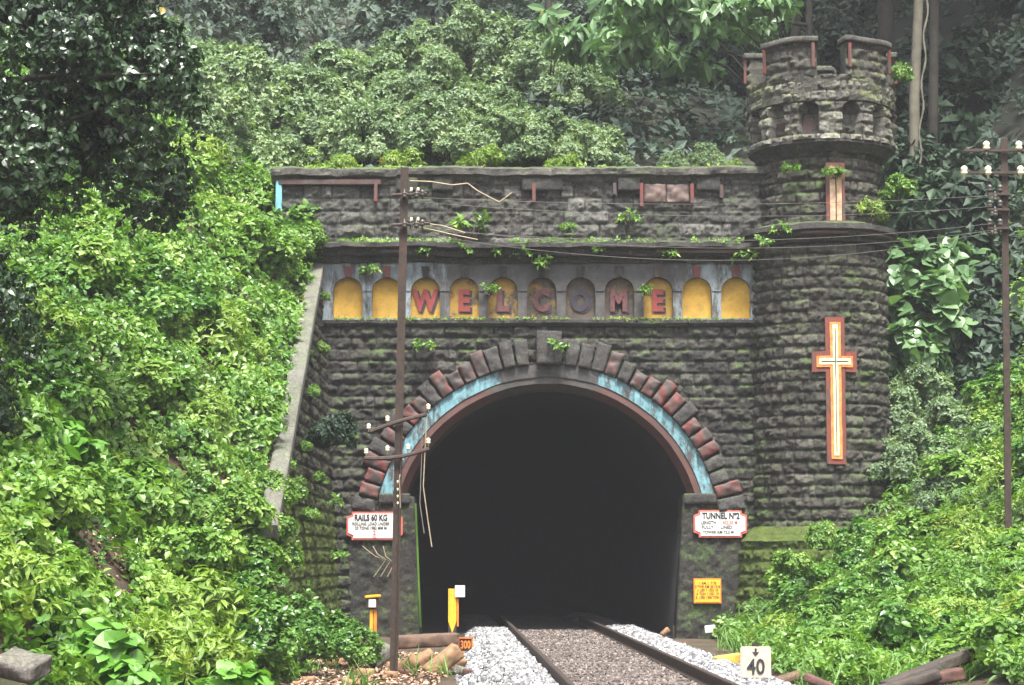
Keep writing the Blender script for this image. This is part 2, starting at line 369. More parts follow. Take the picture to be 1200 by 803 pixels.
def text_mesh(txt, size, bold=0.0, ext=0.003, cx=True, xs=1.0):
    cu = bpy.data.curves.new('lettering', 'FONT'); cu.body = txt; cu.size = size; cu.extrude = ext; cu.offset = bold
    cu.align_x = 'CENTER' if cx else 'LEFT'; cu.align_y = 'CENTER'; cu.resolution_u = 3
    o = bpy.data.objects.new('lettering', cu); COL.objects.link(o)
    dg = bpy.context.evaluated_depsgraph_get(); dg.update()
    me = bpy.data.meshes.new_from_object(o.evaluated_get(dg))
    COL.objects.unlink(o); bpy.data.objects.remove(o)
    v = np.zeros(len(me.vertices)*3); me.vertices.foreach_get('co', v); v = v.reshape(-1, 3)
    v = np.stack([v[:, 0]*xs, -v[:, 2], v[:, 1]], 1)           # stand it up facing -Y
    me.vertices.foreach_set('co', v.ravel()); me.update(); return me
def lettering(name, txt, size, pos, m, parent, bold=0.0, cx=True, xs=1.0, ext=0.003):
    me = text_mesh(txt, size, bold, ext, cx, xs); me.name = name
    o = link(name, me, parent, [m]); w = wloc(parent); o.location = Vector(pos)-w
    return o

# ------------------------------------------------------------ masonry height field
def masonry(u, v, ch=0.235, seed=1, wmin=0.38, wmax=0.72, bulge=0.026, depth=0.024):
    """returns height, block random, joint factor for a rock-faced coursed wall"""
    vv = v/ch+0.25*(vn(u*0.35, v*0.0, 0, seed+50)-0.5)*0.35
    r = np.floor(vv).astype(np.int64); lv = vv-r
    w = wmin+(wmax-wmin)*_h(r, r*0, r*0, seed+2)
    uu = (u+_h(r, r*0, r*0, seed+3)*5)/w
    # break up regular widths
    b = np.floor(uu).astype(np.int64); lu = uu-b
    cut = 0.5+0.35*(_h(r, b, r*0, seed+4)-0.5)
    two = _h(r, b, r*0, seed+5) < 0.45
    side = (lu > cut) & two
    lo = np.where(side, cut, 0.0); hi = np.where(two & ~side, cut, 1.0)
    du = np.minimum(lu-lo, hi-lu)*w; dv = np.minimum(lv, 1-lv)*ch
    rb = _h(r, b, side.astype(np.int64), seed+6)
    wob = (fbm(u*5, v*5, 3, 3, seed+30)-0.5)*0.05
    du = np.maximum(du+wob*0.6, 0); dv = np.maximum(dv+wob*0.7, 0)
    pil = sstep(0, 0.03, du)*sstep(0, 0.045, dv)
    cen = np.clip(dv/(ch*0.5), 0, 1)
    rough = fbm(u*8, v*10, 0, 5, seed+9)-0.5
    h = pil*(depth*(0.5+0.9*rb)+bulge*np.sqrt(cen)*(0.5+1.0*fbm(u*3+rb*9, v*5, 0, 2, seed+20)))+rough*0.105*(0.35+pil)+(fbm(u*22, v*24, 0, 3, seed+19)-0.5)*0.03*pil
    j = 1-sstep(0.0, 0.02, np.minimum(du*0.8, dv))
    return h, rb, j*0.85

def grid_faces(nu, nv):
    i = np.arange(nu*nv).reshape(nu, nv)
    return np.stack([i[:-1, :-1], i[1:, :-1], i[1:, 1:], i[:-1, 1:]], -1).reshape(-1, 4)
def flat_masonry(name, x0, x1, z0, z1, y, parent, m, res=0.024, hole=None, pref=None, **kw):
    nu = int((x1-x0)/res)+2; nv = int((z1-z0)/res)+2
    X, Z = np.meshgrid(np.linspace(x0, x1, nu), np.linspace(z0, z1, nv), indexing='ij')
    h, rb, j = masonry(X, Z, **kw)
    V = np.stack([X, y-h, Z], -1).reshape(-1, 3); Fc = grid_faces(nu, nv)
    if hole is not None:
        c = V[Fc].mean(1); Fc = Fc[~hole(c[:, 0], c[:, 2])]
    return npmesh(name, V, Fc, parent, [m], True, {'blk': rb, 'joint': j})
def cyl_masonry(name, cx, cy, rad, z0, z1, parent, m, a0=-PI, a1=PI, res=0.024, cut=None, **kw):
    """rad may be a function of z; angle 0 faces the camera (-Y), positive towards +X"""
    rm = rad(0.5*(z0+z1)) if callable(rad) else rad
    nu = int((a1-a0)*rm/res)+2; nv = int((z1-z0)/res)+2
    A, Z = np.meshgrid(np.linspace(a0, a1, nu), np.linspace(z0, z1, nv), indexing='ij')
    h, rb, j = masonry(A*rm, Z, **kw)
    rr = (rad(Z) if callable(rad) else rad)+h-0.05
    if cut is not None:
        cc_ = cut(A, Z); rr = np.where(cc_ > 0, rad-cc_+(h-0.05)*0.3, rr)
    V = np.stack([cx+rr*np.sin(A), cy-rr*np.cos(A), Z], -1).reshape(-1, 3)
    return npmesh(name, V, grid_faces(nu, nv), parent, [m], True, {'blk': rb, 'joint': j})
def ledge(name, prof, x0, x1, y, parent, m, res=0.05, seed=3, amp=0.03, lathe=None):
    """prof: closed list of (out, z); straight along x at wall plane y, or round a centre when lathe=(cx,cy,r)"""
    # densify the profile
    P = []
    for i in range(len(prof)):
        a = np.array(prof[i]); b = np.array(prof[(i+1) % len(prof)]); k = max(1, int(np.linalg.norm(b-a)/0.05))
        for t in range(k): P.append(a+(b-a)*t/k)
    P = np.array(P); n = len(P)
    L = (x1-x0) if not lathe else 2*PI*lathe[2]
    nu = max(2, int(L/res))
    U = np.linspace(0, 1, nu)
    uu = U*L
    nz = fbm(uu[:, None]*4+P[None, :, 1]*3, P[None, :, 0]*9+seed, P[None, :, 1]*9, 4, seed)-0.5
    nz2 = fbm(uu[:, None]*1.1, P[None, :, 1]*0+seed, 0, 2, seed+7)-0.5+0.9*(_h(np.floor(uu[:, None]/0.62).astype(np.int64), 0, 0, seed)-0.5)
    out = P[None, :, 0]+nz*amp*2+nz2*amp; z = P[None, :, 1]+nz[:, ::-1]*amp*1.4+nz2*amp*0.8
    if lathe:
        a = (U*2*PI)[:, None]; rr = lathe[2]+out
        # close the seam
        rr[-1] = rr[0]; z[-1] = z[0]
        V = np.stack([lathe[0]+rr*np.sin(a+PI), lathe[1]-rr*np.cos(a+PI), z+0*a], -1).reshape(-1, 3)
    else:
        V = np.stack([x0+uu[:, None]+0*out, y-out, z], -1).reshape(-1, 3)
    i = np.arange(nu*n).reshape(nu, n); j = np.roll(i, -1, 1)
    Fc = np.stack([i[:-1], j[:-1], j[1:], i[1:]], -1).reshape(-1, 4)
    o = npmesh(name, V, Fc, parent, [m], False)
    return o
def rough_block(name, fn, n, parent, m, seed=0, amp=0.02, world=True):
    """a unit cube grid mapped by fn(u,v,w)->(x,y,z) arrays, roughened; w=0 is the face towards the viewer"""
    nx, ny, nz = n; pts = {}; V = []; Fc = []
    def vid(i, j, k):
        if (i, j, k) not in pts: pts[(i, j, k)] = len(V); V.append((i/nx, j/ny, k/nz))
        return pts[(i, j, k)]
    for i in range(nx):
        for j in range(ny):
            Fc.append([vid(i, j, 0), vid(i+1, j, 0), vid(i+1, j+1, 0), vid(i, j+1, 0)])
            Fc.append([vid(i, j, nz), vid(i, j+1, nz), vid(i+1, j+1, nz), vid(i+1, j, nz)])
    for i in range(nx):
        for k in range(nz):
            Fc.append([vid(i, 0, k), vid(i, 0, k+1), vid(i+1, 0, k+1), vid(i+1, 0, k)])
            Fc.append([vid(i, ny, k), vid(i+1, ny, k), vid(i+1, ny, k+1), vid(i, ny, k+1)])
    for j in range(ny):
        for k in range(nz):
            Fc.append([vid(0, j, k), vid(0, j+1, k), vid(0, j+1, k+1), vid(0, j, k+1)])
            Fc.append([vid(nx, j, k), vid(nx, j, k+1), vid(nx, j+1, k+1), vid(nx, j+1, k)])
    V = np.array(V); # round the edges a little
    c = V-0.5; q = np.abs(c)*2
    e = np.sort(q, 1); rnd = np.clip(e[:, 1]-0.75, 0, 1)*0.25
    V2 = 0.5+c*(1-rnd[:, None]*0.15)
    X, Y, Z = fn(V2[:, 0], V2[:, 1], V2[:, 2])
    d = (fbm(X*9+seed, Z*9, Y*9, 3, seed)-0.5)*2*amp
    P = np.stack([X+d*0.5, Y-d*1.4-np.where(V[:, 2] == 0, amp*0.8*(1-q[:, :2].max(1)**2), 0), Z+d*0.5], 1)
    return npmesh(name, P, Fc, parent, [m], True, world=world)

# ------------------------------------------------------------ terrain
def xc(y): return 0.87-0.036*y
def Hf(x, y):
    x = np.asarray(x, float); y = np.asarray(y, float)
    # left bank behind the sloping wing wall
    wt = np.clip(7.1+0.5*y, 0, 7.3)
    t = sstep(-12.5, -9.6, y)
    xw = -3.40-0.068*wt
    ex = np.clip(xw-x, 0, 60)
    bankA = np.where(x < xw+0.06, wt-0.12+np.minimum(ex, 3.2)*0.85+np.clip(ex-3.2, 0, 60)*0.5, 0)
    bs = 3.0+0.13*np.clip(-y-16, 0, 30)
    bankB = np.clip(-bs-x, 0, 3.5)*1.05+np.clip(-bs-3.5-x, 0, 60)*0.55
    L = bankA*t+bankB*(1-t)
    # right bank
    yy = np.clip(y, -16, 0)
    sl = np.interp(yy, [-16, -7, 0], [0.22, 0.5, 0.8]); xr = np.interp(yy, [-16, -7, 0], [4.7, 4.4, 4.05])
    Rr = np.clip(x-xr, 0, 60)*sl
    Rr = np.where(x > 9, np.maximum(Rr, (9-xr)*sl+(x-9)*0.6), Rr)
    front = np.where(x < 0, L, Rr)+0.05*(fbm(x*1.3, y*1.3, 0, 3, 5)-0.5)
    # hill over the tunnel and behind
    yb = np.clip(y-1.0, 0, 400)
    plateau = 8.2+0.42*yb+np.clip(-3.62-x, 0, 3.2)*0.45*np.exp(-yb/12)+np.clip(-6.8-x, 0, 40)*0.45
    leftback = np.maximum(plateau, bankA+yb*0.4)
    rightback = Rr+yb*0.55+np.clip(x-9, 0, 40)*0.15
    k = sstep(5.8, 8.2, x)
    back = np.where(x < -3.8, leftback, plateau)*(1-k)+rightback*k
    kb = np.where(x > -3.8, (y > 1.0)*1.0, sstep(-1.0, 3.0, y))
    kb = np.where(x > 8.2, sstep(-1, 2, y), kb)
    H = front*(1-kb)+back*kb
    return H+0.5*(fbm(x*.25, y*.25, 0, 3, 8)-0.5)*sstep(0, 2.5, np.abs(x-0.8)-3.2)*(np.abs(H) > .3)
def axis(pts):
    r = []
    for (a, b, st) in pts: r += list(np.arange(a, b, st))
    return np.array(r+[pts[-1][1]])
gx = axis([(-320, -60, 20), (-60, -20, 2.5), (-20, -4.1, 0.3), (-4.1, -3.2, 0.06), (-3.2, 12, 0.25), (12, 60, 2.5), (60, 320, 20)])
gy = axis([(-320, -60, 20), (-60, -24, 2.0), (-24, 0.4, 0.25), (0.4, 1.4, 0.2), (1.4, 20, 0.5), (20, 110, 3.0), (110, 500, 26)])
X, Y = np.meshgrid(gx, gy, indexing='ij'); Z = Hf(X, Y)
Z = np.where((np.abs(X-xc(Y)) < 3.2) & (Y < 0.9), Z-0.05, Z)
V = np.stack([X, Y, Z], -1).reshape(-1, 3); Fc = grid_faces(len(gx), len(gy))
c = V[Fc].mean(1); zr = np.ptp(V[Fc][:, :, 2], axis=1)
keep = ~((c[:, 0] > -4.1) & (c[:, 0] < 6.6) & (c[:, 1] > 0.3) & (c[:, 1] < 1.6) & (zr > 2))
m, n, p = mat('soil and litter')
cc = ramp(n, noise(n, 3.0, 7, 0.75), [(0.3, (0.035, 0.024, 0.015)), (0.5, (0.09, 0.055, 0.035)), (0.62, (0.13, 0.08, 0.052)), (0.75, (0.20, 0.135, 0.095))])
cc = mixc(n, ramp(n, noise(n, 1.1, 4), [(0.5, 0.0), (0.62, 0.7)]), cc, (0.04, 0.06, 0.018))
n.links.new(cc, p.inputs['Base Color']); p.inputs['Roughness'].default_value = 0.9; bump(n, p, noise(n, 18, 6, 0.8), 1.0, 0.08)
M['soil'] = m
M['floor'] = plain('dark forest floor', (0.022, 0.024, 0.014), 0.95, 0.5, 2)
for me_ in (0,):
    o = npmesh('ground', V, Fc[keep], None, [m, M['floor']], True, mi=(c[keep][:, 1] > 1.6).astype(int)); tag(o, kind='structure')

# ------------------------------------------------------------ tunnel portal
CX, CZ = 0.683, wz(630); RO, RI, RM = 3.34, 2.87, 3.13
ZIMP = wz(581)
ZTOP = wz(376)                       # top of rusticated wall
portal = thing('tunnel_portal', (CX, 0, 0), 'dark mossy stone railway tunnel portal with a round arch and WELCOME spelled in yellow niches', 'tunnel portal')
XL, XR = wx(322), 5.2
def hole(x, z):
    return (((x-CX)**2+(z-CZ)**2 < (RO+0.02)**2) & (z >= ZIMP-0.4)) | ((z < ZIMP) & (np.abs(x-CX-0.05) < 3.85))
flat_masonry('wall_face', XL, XR, -0.2, ZTOP, 0.0, portal, M['wall'], hole=hole, seed=11, ch=0.232)
MB().box(((XL-0.0+CX-3.6)/2, 0.76, 4), (CX-3.6-XL, 0.9, 8.6)).box(((XR+CX+3.6)/2, 0.76, 4), (XR-CX-3.6, 0.9, 8.6)).box((CX, 0.77, (ZTOP+wz(425))/2+1.0), (7.3, 0.88, 3.0)).build('wall_core', M['ledge'], portal)
# plastered piers either side below the springing
def pier(xa0, xa1, xb0, xb1, seed):
    # xa*: outer/inner x at the top, xb*: at the bottom
    def fn(u, v, w):
        x0 = xb0+(xa0-xb0)*v; x1 = xb1+(xa1-xb1)*v
        return x0+(x1-x0)*u, -0.045+w*1.2, -0.1+v*(ZIMP+0.1)
    rough_block('pier', fn, (40, 90, 6), portal, M['pier'], seed, 0.035)
pier(CX-3.86, wx(485), CX-3.86, wx(492), 1)
pier(wx(801), CX+3.92, wx(791), CX+3.92, 2)
for s in (-1, 1):
    def fn(u, v, w, s=s):
        a, b = (wx(444), wx(480)) if s < 0 else (wx(802), wx(840))
        return a+(b-a)*u, -0.12+w*0.9, ZIMP-0.16+v*0.2
    rough_block('impost', fn, (14, 5, 6), portal, M['ledge'], 4+s, 0.014)
# painted arch ring
def arc_ring(name, r0, r1, y0, y1, m, slope=0.0):
    amax = math.acos((ZIMP-CZ)/r1); n = 120
    A = np.linspace(-amax, amax, n)
    prof = [(r1, y0), (r1*0.5+r0*0.5, y0-0.006), (r0, y0+slope), (r0, y1), (r1, y1)]
    V = []
    for k, (r, yv) in enumerate(prof):
        nz = (fbm(A*r*3, yv*5+k, 0, 3, 31)-0.5)*0.02
        V.append(np.stack([CX+(r+nz)*np.sin(A), yv+nz, CZ+(r+nz)*np.cos(A)], 1))
    V = np.stack(V, 1).reshape(-1, 3); i = np.arange(n*5).reshape(n, 5); j = np.roll(i, -1, 1)
    return npmesh(name, V, np.stack([i[:-1], i[1:], j[1:], j[:-1]], -1).reshape(-1, 4), portal, [m], False)
arc_ring('arch_band', RM, RO+0.03, -0.075, 1.2, M['blue band'], 0.0)
arc_ring('arch_soffit', RI, RM-0.003, -0.055, 1.2, M['red band'], 0.22)
# voussoirs
rng = random.Random(5)
key = 0.083
nv_ = 17; step = (1.43-0.10)/nv_
redL = {3, 4, 5, 6, 8, 9, 11, 13, 14, 15}; redR = {3, 5, 6, 7, 8, 10, 11, 12, 15}
for s in (-1, 1):
    for k in range(nv_):
        a0 = 0.10+k*step+0.003; a1 = 0.10+(k+1)*step-0.004-rng.random()*0.006
        ro = 3.80+rng.uniform(-0.10, 0.10)+(0.06 if k < 3 else 0)
        if k == 0: ro = wz(397)-CZ
        bulge = rng.uniform(0.0, 0.05)
        def fn(u, v, w, a0=a0, a1=a1, s=s, ro=ro, bulge=bulge):
            a = s*(a0+(a1-a0)*u); r = RO+0.035+(ro-RO-0.035)*v
            return CX+r*np.sin(a), -0.11-bulge+w*0.3, CZ+r*np.cos(a)
        reds = redL if s < 0 else redR
        mm = M['red block'] if (k in reds and k > 5) else M['red block faint'] if k in reds else M['grey block']
        o = rough_block('voussoir', fn, (6, 12, 3), portal, mm, k*7+s+50, 0.032)
        if k in reds: o['label'] = 'arch stone with flaking red paint'
def fn(u, v, w):
    a = wx(629)+(wx(658.5)-wx(629))*u; return a, -0.24+w*0.4, wz(428)+(wz(389)-wz(428))*v
rough_block('keystone', fn, (10, 12, 4), portal, M['grey block'], 77, 0.02)
# the ledge under the niches and the niche band
NB0, NB1 = wz(375.5), wz(308)
ledge('string_course', [(-0.1, NB0-0.12), (0.07, NB0-0.12), (0.13, NB0-0.06), (0.13, NB0), (-0.1, NB0)], XL, XR, 0, portal, M['ledge'], seed=5, amp=0.025)
yb = -0.055
NCX = [at(408+45.4*i, 350, 40).x for i in range(11)]; pitch = NCX[1]-NCX[0]; nw = 17.2/60.3; ns = wz(342); nt_ = wz(325.5); nb = wz(373.5)
V = []; Fq = []
for cxn in NCX:
    out = []; ins = []
    ins.append((cxn-nw, nb)); ins.append((cxn-nw*1.03, (nb+ns)/2)); ins.append((cxn-nw, ns))
    for k in range(1, 12):
        a = PI-PI*k/12; ins.append((cxn+nw*math.cos(a), ns+(nt_-ns)*math.sin(a)**0.9))
    ins.append((cxn+nw, ns)); ins.append((cxn+nw*1.03, (nb+ns)/2)); ins.append((cxn+nw, nb))
    hw = pitch/2
    for (x, z) in ins:
        if z <= ns+1e-6: out.append((cxn-hw if x < cxn else cxn+hw, z))
        else:
            t = (x-cxn)/nw
            if abs(t) > 0.72: out.append((cxn+math.copysign(hw, t), ns+(NB1-ns)*min(1, (z-ns)/((nt_-ns)*0.75))))
            else: out.append((cxn+hw*t/0.72, NB1))
    b = len(V); n_ = len(ins)
    for (x, z) in out: V.append((x, yb, z))
    for (x, z) in ins: V.append((x, yb, z))
    for (x, z) in ins: V.append((x, yb+0.17, z))
    for i in range(n_-1):
        Fq.append((b+i, b+i+1, b+n_+i+1, b+n_+i)); Fq.append((b+n_+i, b+n_+i+1, b+2*n_+i+1, b+2*n_+i))
    Fq.append((b+n_-1+n_, b+n_, b+2*n_, b+2*n_+n_-1))
    # plinth strip under the niche
    k0 = len(V); V += [(cxn-hw, yb, NB0), (cxn+hw, yb, NB0), (cxn+hw, yb, nb), (cxn-hw, yb, nb)]; Fq.append((k0, k0+1, k0+2, k0+3))
a0, a1 = NCX[0]-pitch/2, NCX[-1]+pitch/2
for (xa, xb) in ((XL, a0), (a1, XR)):
    k0 = len(V); V += [(xa, yb, NB0), (xb, yb, NB0), (xb, yb, NB1), (xa, yb, NB1)]; Fq.append((k0, k0+1, k0+2, k0+3))
npmesh('niche_band', V, Fq, portal, [M['niche plaster']], False)
word = {2: 'W', 3: 'E', 4: 'L', 5: 'C', 6: 'O', 7: 'M', 8: 'E'}
wear = [0.15, 0.08, 0.42, 0.62, 0.8, 1.08, 1.5, 1.15, 0.55, 0.12, 0.06]
PM = {}
for i, cxn in enumerate(NCX):
    k = wear[i]; PM[k] = PM.get(k) or panel_mat('yellow panel wear %d' % i, k)
    poly = [(cxn-nw*1.05, nb-0.01), (cxn+nw*1.05, nb-0.01), (cxn+nw*1.08, ns)]+[(cxn+nw*1.05*math.cos(a), ns+(nt_-ns)*1.04*math.sin(a)) for a in [PI*j/14 for j in range(1, 14)]]+[(cxn-nw*1.08, ns)]
    pn = MB().prism(poly, yb+0.13, yb+0.2).build('niche_panel', PM[k], portal)
    pn['label'] = ('bright yellow arched panel' if k < 0.1 else 'yellow arched panel with red letter' if k < 0.6 else 'grimy orange arched panel' if k < 1 else 'blackened arched panel')
    if i in word:
        z = wz(352.5)-0.01
        lm = M['letter'] if k < 0.7 else M['letter worn'] if k < 1.2 else M['letter shade']
        lettering('letter_shade', word[i], 0.56, (cxn+0.03, yb+0.118, z-0.03), M['letter shade'], pn, bold=0.035, xs=0.80, ext=0.004)
        lettering('letter', word[i], 0.56, (cxn-0.012, yb+0.105, z), lm, pn, bold=0.030, xs=0.80, ext=0.006)
    # keystone of the little arch and impost line
    mm = M['red trim'] if i in (0, 1, 9, 10) else M['dark red trim'] if i == 8 else M['ledge']
    zb, zt = nt_-0.0, wz(313)
    o = MB().prism([(cxn-0.055, zb), (cxn+0.055, zb), (cxn+0.085, zt), (cxn-0.085, zt)], yb-0.045, yb+0.02).build('niche_keystone', mm, portal)
    if i < 10:
        xm = cxn+pitch/2; MB().box((xm, yb-0.004, wz(341)), (pitch-2*nw-0.01, 0.03, 0.045), bev=0.01).build('niche_impost', M['niche plaster'], portal)
# main cornice
C0, C1 = wz(309), wz(287)
ledge('cornice', [(0.0, C0), (0.10, C0), (0.13, C0+0.10), (0.24, C0+0.13), (0.26, C1-0.13), (0.40, C1-0.10), (0.40, C1-0.01), (0.0, C1+0.05)], XL+0.02, XR, 0, portal, M['ledge'], seed=9, amp=0.045)
for (p0, p1, m_) in ((444, 470, 'dark red trim'), (770, 885, 'dark red trim')):
    MB().box(((wx(p0)+wx(p1))/2, -0.295, C1-0.175), (wx(p1)-wx(p0), 0.03, 0.07), bev=0.01).build('painted_fillet', M[m_], portal)
# parapet
P0, P1 = C1+0.0, wz(212)
flat_masonry('parapet_face', XL, XR, P0, P1, -0.02, portal, M['parapet'], seed=23, ch=0.26, wmin=0.5, wmax=1.0, bulge=0.014, depth=0.018)
MB().box(((XL+XR)/2, 0.33, (P0+P1)/2), (XR-XL-0.02, 0.62, P1-P0)).build('parapet_core', M['ledge'], portal)
ledge('coping', [(-0.66, P1-0.02), (0.06, P1-0.02), (0.09, P1+0.06), (0.19, P1+0.09), (0.20, P1+0.21), (0.05, P1+0.27), (-0.66, P1+0.25)], XL-0.15, XR+0.1, 0, portal, M['coping'], seed=14, amp=0.045)
for (p0, p1) in ((322, 444),):
    MB().box(((wx(p0)+wx(p1))/2, -0.10, P1-0.05), (wx(p1)-wx(p0), 0.10, 0.11), bev=0.015).build('painted_fillet', M['dark red trim'], portal)
for (pa, pb) in ((462, 488), (505, 530), (612, 660), (726, 752), (820, 848)):
    def fn(u, v, w, pa=pa, pb=pb): return wx(pa)+(wx(pb)-wx(pa))*u, -0.14+w*0.3, P1-0.22+v*0.26
    rough_block('corbel_block', fn, (10, 6, 4), portal, M['parapet'], int(pa), 0.02)
for px_, m_, y0_, y1_ in ((438, 'red trim', 217, 238), (626, 'red trim', 216, 238), (722, 'dark red trim', 216, 230), (754, 'red trim', 216, 244), (814, 'red trim', 217, 240), (849, 'dark red trim', 218, 234)):
    MB().box((wx(px_), -0.125, (wz(y0_)+wz(y1_))/2), (0.07, 0.10, wz(y0_)-wz(y1_)), bev=0.01).build('painted_quoin', M[m_], portal)
MB().box((wx(322.5), -0.07, (wz(213)+wz(262))/2), (0.12, 0.13, wz(213)-wz(262)), bev=0.015).build('painted_quoin', M['blue trim'], portal)
for k_, (pa, pb) in enumerate(((757, 783), (784, 811))):
    def fn(u, v, w, pa=pa, pb=pb): return wx(pa)+(wx(pb)-wx(pa))*u, -0.10+w*0.15, wz(239)+(wz(217)-wz(239))*v
    rough_block('painted_stone', fn, (14, 10, 3), portal, M['pink stone'], 600+k_, 0.03)
# tunnel lining, bending away to the left behind the portal
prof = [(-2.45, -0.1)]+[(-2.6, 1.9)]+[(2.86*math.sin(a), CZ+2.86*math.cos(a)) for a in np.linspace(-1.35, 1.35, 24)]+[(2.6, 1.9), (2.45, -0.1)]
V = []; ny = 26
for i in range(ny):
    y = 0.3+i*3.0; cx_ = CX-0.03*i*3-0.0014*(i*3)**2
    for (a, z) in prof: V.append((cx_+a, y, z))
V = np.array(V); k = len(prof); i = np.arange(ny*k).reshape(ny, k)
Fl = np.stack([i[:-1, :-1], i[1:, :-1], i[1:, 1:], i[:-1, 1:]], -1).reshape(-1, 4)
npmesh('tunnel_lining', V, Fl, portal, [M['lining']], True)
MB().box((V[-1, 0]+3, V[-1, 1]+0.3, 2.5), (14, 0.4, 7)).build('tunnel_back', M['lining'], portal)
_yy = [0.3+i*3.0 for i in range(ny)]; _cc = [CX-0.03*i*3-0.0014*(i*3)**2 for i in range(ny)]
tf = npmesh('tunnel_floor', [(c_+s_*3.2, y_, -0.03) for c_, y_ in zip(_cc, _yy) for s_ in (-1, 1)], [(2*i, 2*i+1, 2*i+3, 2*i+2) for i in range(ny-1)], None, [M['lining']], False); tag(tf, kind='structure')

# ------------------------------------------------------------ round tower
TX, TY = wx(965), 0.25
tower = thing('round_tower', (TX, TY, 0), 'round battlemented stone tower with a painted cross, at the right end of the tunnel portal', 'tower')
TR = 1.36
ZC = wz(293)
zb_ = wz(634)
cyl_masonry('shaft', TX, TY, TR, zb_-0.1, ZC, tower, M['tower'], seed=41, ch=0.222, wmin=0.3, wmax=0.6)
cyl_masonry('plinth', TX, TY, lambda z: TR+0.28+0.10*(zb_-z), -0.3, zb_, tower, M['wing'], seed=43, ch=0.24, bulge=0.02)
ledge('plinth_slope', [(-0.3, zb_-0.01), (0.29, zb_-0.01), (0.02, zb_+0.27), (-0.3, zb_+0.27)], 0, 1, 0, tower, M['wing'], lathe=(TX, TY, TR), seed=21, amp=0.02)
ledge('cornice', [(-0.3, ZC), (0.06, ZC), (0.09, ZC+0.09), (0.15, ZC+0.11), (0.17, ZC+0.20), (0.24, ZC+0.23), (0.24, ZC+0.33), (-0.1, ZC+0.42)], 0, 1, 0, tower, M['ledge'], lathe=(TX, TY, TR-0.03), seed=22, amp=0.03)
for a0_, a1_ in ((-0.35, 0.25), (0.45, 1.15)):
    A = np.linspace(a0_, a1_, 24); V = []
    for r_, z_ in ((TR+0.165, ZC+0.125), (TR+0.165, ZC+0.19), (TR+0.05, ZC+0.19), (TR+0.05, ZC+0.125)): V.append(np.stack([TX+r_*np.sin(A), TY-r_*np.cos(A), z_+0*A], 1))
    V = np.stack(V, 1).reshape(-1, 3); i = np.arange(96).reshape(24, 4); j = np.roll(i, -1, 1)
    npmesh('painted_fillet', V, np.stack([i[:-1], j[:-1], j[1:], i[1:]], -1).reshape(-1, 4), tower, [M['dark red trim']], True)
ZU0, ZU1 = ZC+0.35, wz(160)
cyl_masonry('upper_shaft', TX+0.06, TY, 1.24, ZU0, ZU1, tower, M['tower'], seed=47, ch=0.225, wmin=0.3, wmax=0.55)
TXB = TX; TX = TX+0.12
ZT0 = wz(168, 38.7); ZTB = wz(84, 38.6); ZTT = wz(42, 38.6)
TRR = 1.47
ledge('turret_corbel', [(-0.3, ZT0-0.12), (-0.2, ZT0-0.10), (-0.09, ZT0+0.03), (-0.035, ZT0+0.06), (-0.03, ZT0+0.12), (-0.3, ZT0+0.15)], 0, 1, 0, tower, M['ledge'], lathe=(TX, TY, TRR), seed=24, amp=0.02)
aw = 0.13
AC = [R(-72), R(-45.5), R(-18), R(15.5), R(43), R(70), R(98), R(126), R(154), R(-98), R(-126), R(-154)]
zc_ = wz(127, 38.6)
def cutf(A, Z):
    r = A*0
    for a in AC:
        du = (A-a)*TRR
        ins = np.where(Z > zc_, (du/0.19)**2+((Z-zc_)/0.2)**2 < 1, (np.abs(du) < 0.19) & (Z > ZT0+0.22))
        r = np.where(ins, 0.26, r)
    return r
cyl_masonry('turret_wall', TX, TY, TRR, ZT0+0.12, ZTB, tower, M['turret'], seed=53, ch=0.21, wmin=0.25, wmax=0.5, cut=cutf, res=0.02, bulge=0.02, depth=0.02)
ledge('turret_floor', [(-0.42, ZTB-0.5), (-0.02, ZTB-0.5), (-0.03, ZTB-0.02), (-0.40, ZTB-0.01)], 0, 1, 0, tower, M['turret'], lathe=(TX, TY, TRR), seed=25, amp=0.04)
for (aa, m_) in ((-18, 'dark red trim'), (-45.5, 'dark red trim')):
    a = R(aa); r_ = TRR-0.255
    q = [(TX+(r_+dr)*math.sin(a+da/r_), TY-(r_+dr)*math.cos(a+da/r_), z) for dr in (0, 0.035) for (da, z) in ((-0.15, ZT0+0.2), (0.15, ZT0+0.2), (0.15, zc_-0.12), (-0.15, zc_-0.12))]
    MB().add(q, [(0, 1, 2, 3), (4, 5, 6, 7), (0, 1, 5, 4), (1, 2, 6, 5), (2, 3, 7, 6), (3, 0, 4, 7)]).build('niche_back', M[m_], tower)
